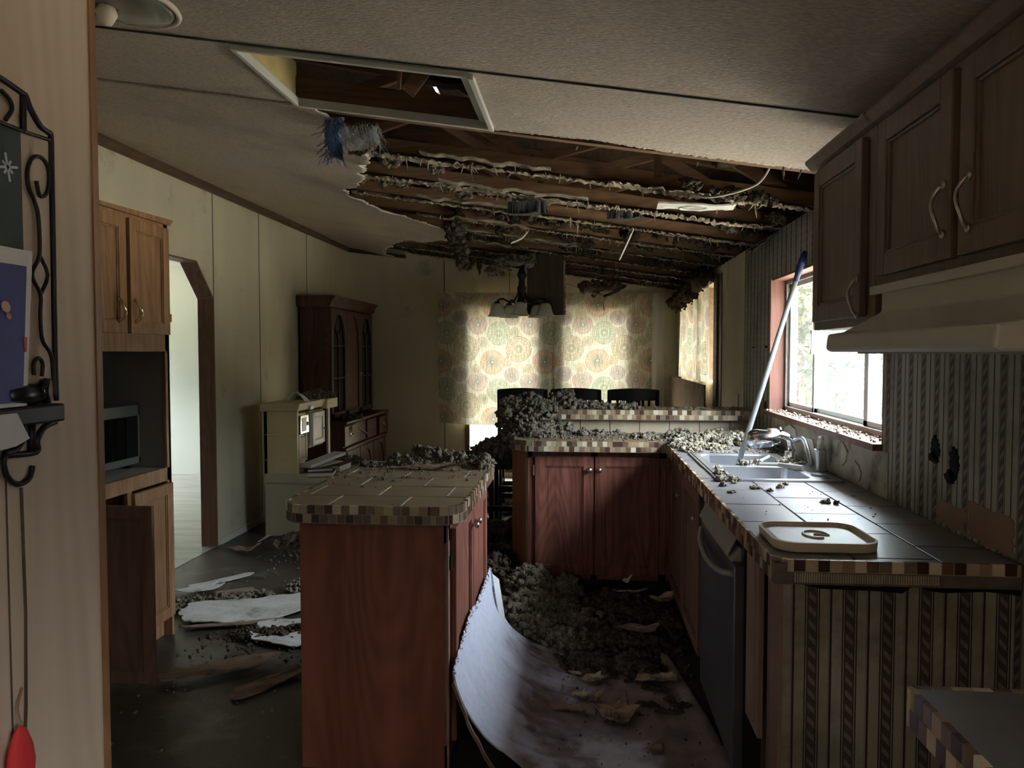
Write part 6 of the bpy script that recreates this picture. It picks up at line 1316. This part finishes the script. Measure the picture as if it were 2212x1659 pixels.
for (yc, zc, r) in ((.877, 1.672, .017), (.80, 1.62, .012)):
    for k in range(8):
        a = k*PI/4+.2; rr_ = r*(1 if k % 2 == 0 else .6); mb.bar((EX+.0105, yc, zc), (EX+.0105, yc+rr_*math.cos(a), zc+rr_*math.sin(a)), .003, .001, upv=(1, 0, 0))
    mb.build('chalk_snowflake', 'chalk', t); mb = MB()
mb = MB(); mb.box(EX+.002, EX+.034, 2*YC-.938, .938, 1.361, 1.384); mb.build('ledge', 'iron', t, bevel=.003)
one('bracket', [(.884, 1.362), (.892, 1.350), (.876, 1.332), (.859, 1.328)], .0045); one('bracket', [(.948, 1.359), (.926, 1.353), (.913, 1.338), (.911, 1.324), (.862, 1.326)], .0042); one('bracket', [(.904, 1.362), (.903, 1.324)], .005, sm=2)
one('hook', [(.860, 1.328), (.856, 1.317), (.862, 1.299), (.879, 1.288), (.898, 1.293), (.904, 1.307)], .0036)
t = thing('greeting_card', 'navy greeting card with a white border standing on the iron rack ledge', 'card', (EX+.04, .87, 1.385))
def cardf(mb, y0, y1, z0, z1, x0, x1, n0=0., m=0, w=.008):
    mb.add([(x0+n0, y0, z0), (x0+n0, y1, z0), (x1+n0, y1+w, z1), (x1+n0, y0, z1), (x0+n0+.0012, y0, z0), (x0+n0+.0012, y1, z0), (x1+n0+.0012, y1+w, z1), (x1+n0+.0012, y0, z1)], [(0, 3, 2, 1), (4, 5, 6, 7), (0, 1, 5, 4), (1, 2, 6, 5), (2, 3, 7, 6), (3, 0, 4, 7)], m)
mb = MB(); cardf(mb, .76, .872, 1.385, 1.575, EX+.030, EX+.016, w=.035); mb.build('card', 'photo_white', t)
mb = MB(); cardf(mb, .77, .864, 1.390, 1.555, EX+.030, EX+.017, .0014, w=.029); mb.build('print', 'photo_navy', t)
mb = MB(); mb.lathe([(0, 0), (.007, 0), (.007, .0008), (0, .001)], (EX+.0245, .850, 1.503), 10, axis=(1, 0, .15)); mb.lathe([(0, 0), (.004, 0), (.004, .0008), (0, .001)], (EX+.0255, .853, 1.492), 8, axis=(1, 0, .15)); mb.build('printed_figure', 'photo_skin', t)
mb = MB(); cardf(mb, .874, .877, 1.45, 1.468, EX+.0262, EX+.0250, .0016, w=.003); mb.build('red_detail', 'photo_red', t)
t = thing('small_gadget', 'small black rounded gadget lying on the iron ledge behind the card', 'gadget', (EX+.035, .935, 1.385))
mb = MB(); mb.lathe([(0, -.04), (.012, -.04), (.014, -.01), (.012, .02), (0, .02)], (EX+.022, .885, 1.398), 14, axis=(0, 1, 0)); mb.build('body', 'black_plastic', t, smooth=True)
mb = MB(); mb.lathe([(0, -.006), (.015, -.006), (.0165, 0), (.015, .006), (0, .004)], (EX+.026, .912, 1.401), 18, axis=(1, .5, 0)); mb.build('lens', 'black_glass', t, smooth=True)
mb = MB(); cardf(mb, .80, .885, 1.352, 1.368, EX+.078, EX+.0775); mb.v = []; mb.f = []; mb.m = []
mb.add([(EX+.037, .78, 1.335), (EX+.037, .845, 1.339), (EX+.037, .868, 1.346), (EX+.037, .848, 1.378), (EX+.037, .78, 1.378)], [(0, 1, 2, 3, 4)]); tag(mb.build('paper_note', 'photo_white', solid=.001), 'white paper corner sticking out below the iron ledge', 'paper')
t = thing('red_ornament', 'red felt drop-shaped ornament hanging low on the entry wall', 'ornament', (EX+.02, .868, .90))
pr = [(0, -.052), (.012, -.048), (.020, -.035), (.022, -.015), (.019, .005), (.010, .028), (0, .036)]
mb = MB(); mb.lathe(pr, (EX+.022, .868, .957), 18); mb.v = [(EX+.014+(x-EX-.022)*.5, y, z) for x, y, z in mb.v]; mb.build('felt_drop', 'red_felt', t, smooth=True)
mb = MB(); mb.tube(curve_pts([(EX+.018, .868, .992), (EX+.008, .873, 1.01), (EX+.003, .888, 1.03)]), .0012, 5); mb.build('string', 'jamb_wood', t)
mb = MB(); mb.tube([(EX-.001, .900, 1.28), (EX-.0012, .902, 1.12), (EX-.001, .898, 1.0), (EX-.001, .892, .93)], .0022, 4); mb.box(EX-.0015, EX-.0005, .874, .876, .2, 2.3); struct(mb, 'trim_11', 'trim_wood', 'dark crack and groove in the entry panelling')

# ---------------------------------------------------------------- outside
def tree(label, c, h, r, n, mt, seed, name='tree'):
    R = np.random.default_rng(seed); t = thing(name, label, 'tree', (c[0], c[1], -.75), 'trees outside the windows')
    mb = MB(); mb.tube([(c[0], c[1], -.75), (c[0]+.05, c[1], h*.4), (c[0]-.05, c[1]+.1, h*.8)], [.10, .07, .03], 7); mb.build('trunk', 'bark', t)
    d = R.normal(size=(n, 3)); d /= np.linalg.norm(d, axis=1)[:, None]; rad = R.uniform(.35, 1, (n, 1))**.5
    lob = R.normal(size=(8, 3))*np.array([r*.5, r*.5, h*.16]); P = d*rad*np.array([r*.6, r*.6, h*.25])+lob[R.integers(0, 8, n)]+np.array([c[0], c[1], h*.52])
    a = R.normal(size=(n, 3)); a /= np.linalg.norm(a, axis=1)[:, None]; b = np.cross(a, R.normal(size=(n, 3))); b /= np.linalg.norm(b, axis=1)[:, None]; s = R.uniform(.04, .09, (n, 1))
    V = np.stack([P-a*s, P+b*s*.45, P+a*s, P-b*s*.45], 1).reshape(-1, 3); mb = MB(); mb.v = [tuple(q) for q in V]; mb.f = [(4*i, 4*i+1, 4*i+2, 4*i+3) for i in range(n)]; mb.m = [0]*n
    o = mb.build('foliage', mt, t); o['kind'] = 'stuff'
for lb, c, h, r, n, m_, sd in (('yellow-green bush seen through the left sash of the kitchen window', (3.15, 11.6), 3.4, 1.5, 7000, 'leaf_yellow', 1), ('tall green tree filling the middle pane of the kitchen window', (5.0, 14.6), 5.2, 2.6, 12000, 'leaf_green', 2),
        ('green tree outside at the right part of the kitchen window', (6.6, 16.5), 5.2, 2.4, 10000, 'leaf_green', 3), ('low green bush in front of the tall tree outside', (4.4, 12.4), 2.3, 1.9, 8000, 'leaf_green', 6),
        ('green tree outside beyond the end wall', (-1.0, 14.5), 3.6, 2.2, 3000, 'leaf_green', 4), ('green tree beyond the end wall, farther off', (.6, 19.0), 4.0, 2.2, 3000, 'leaf_green', 5)): tree(lb, c, h, r, n, m_, sd)
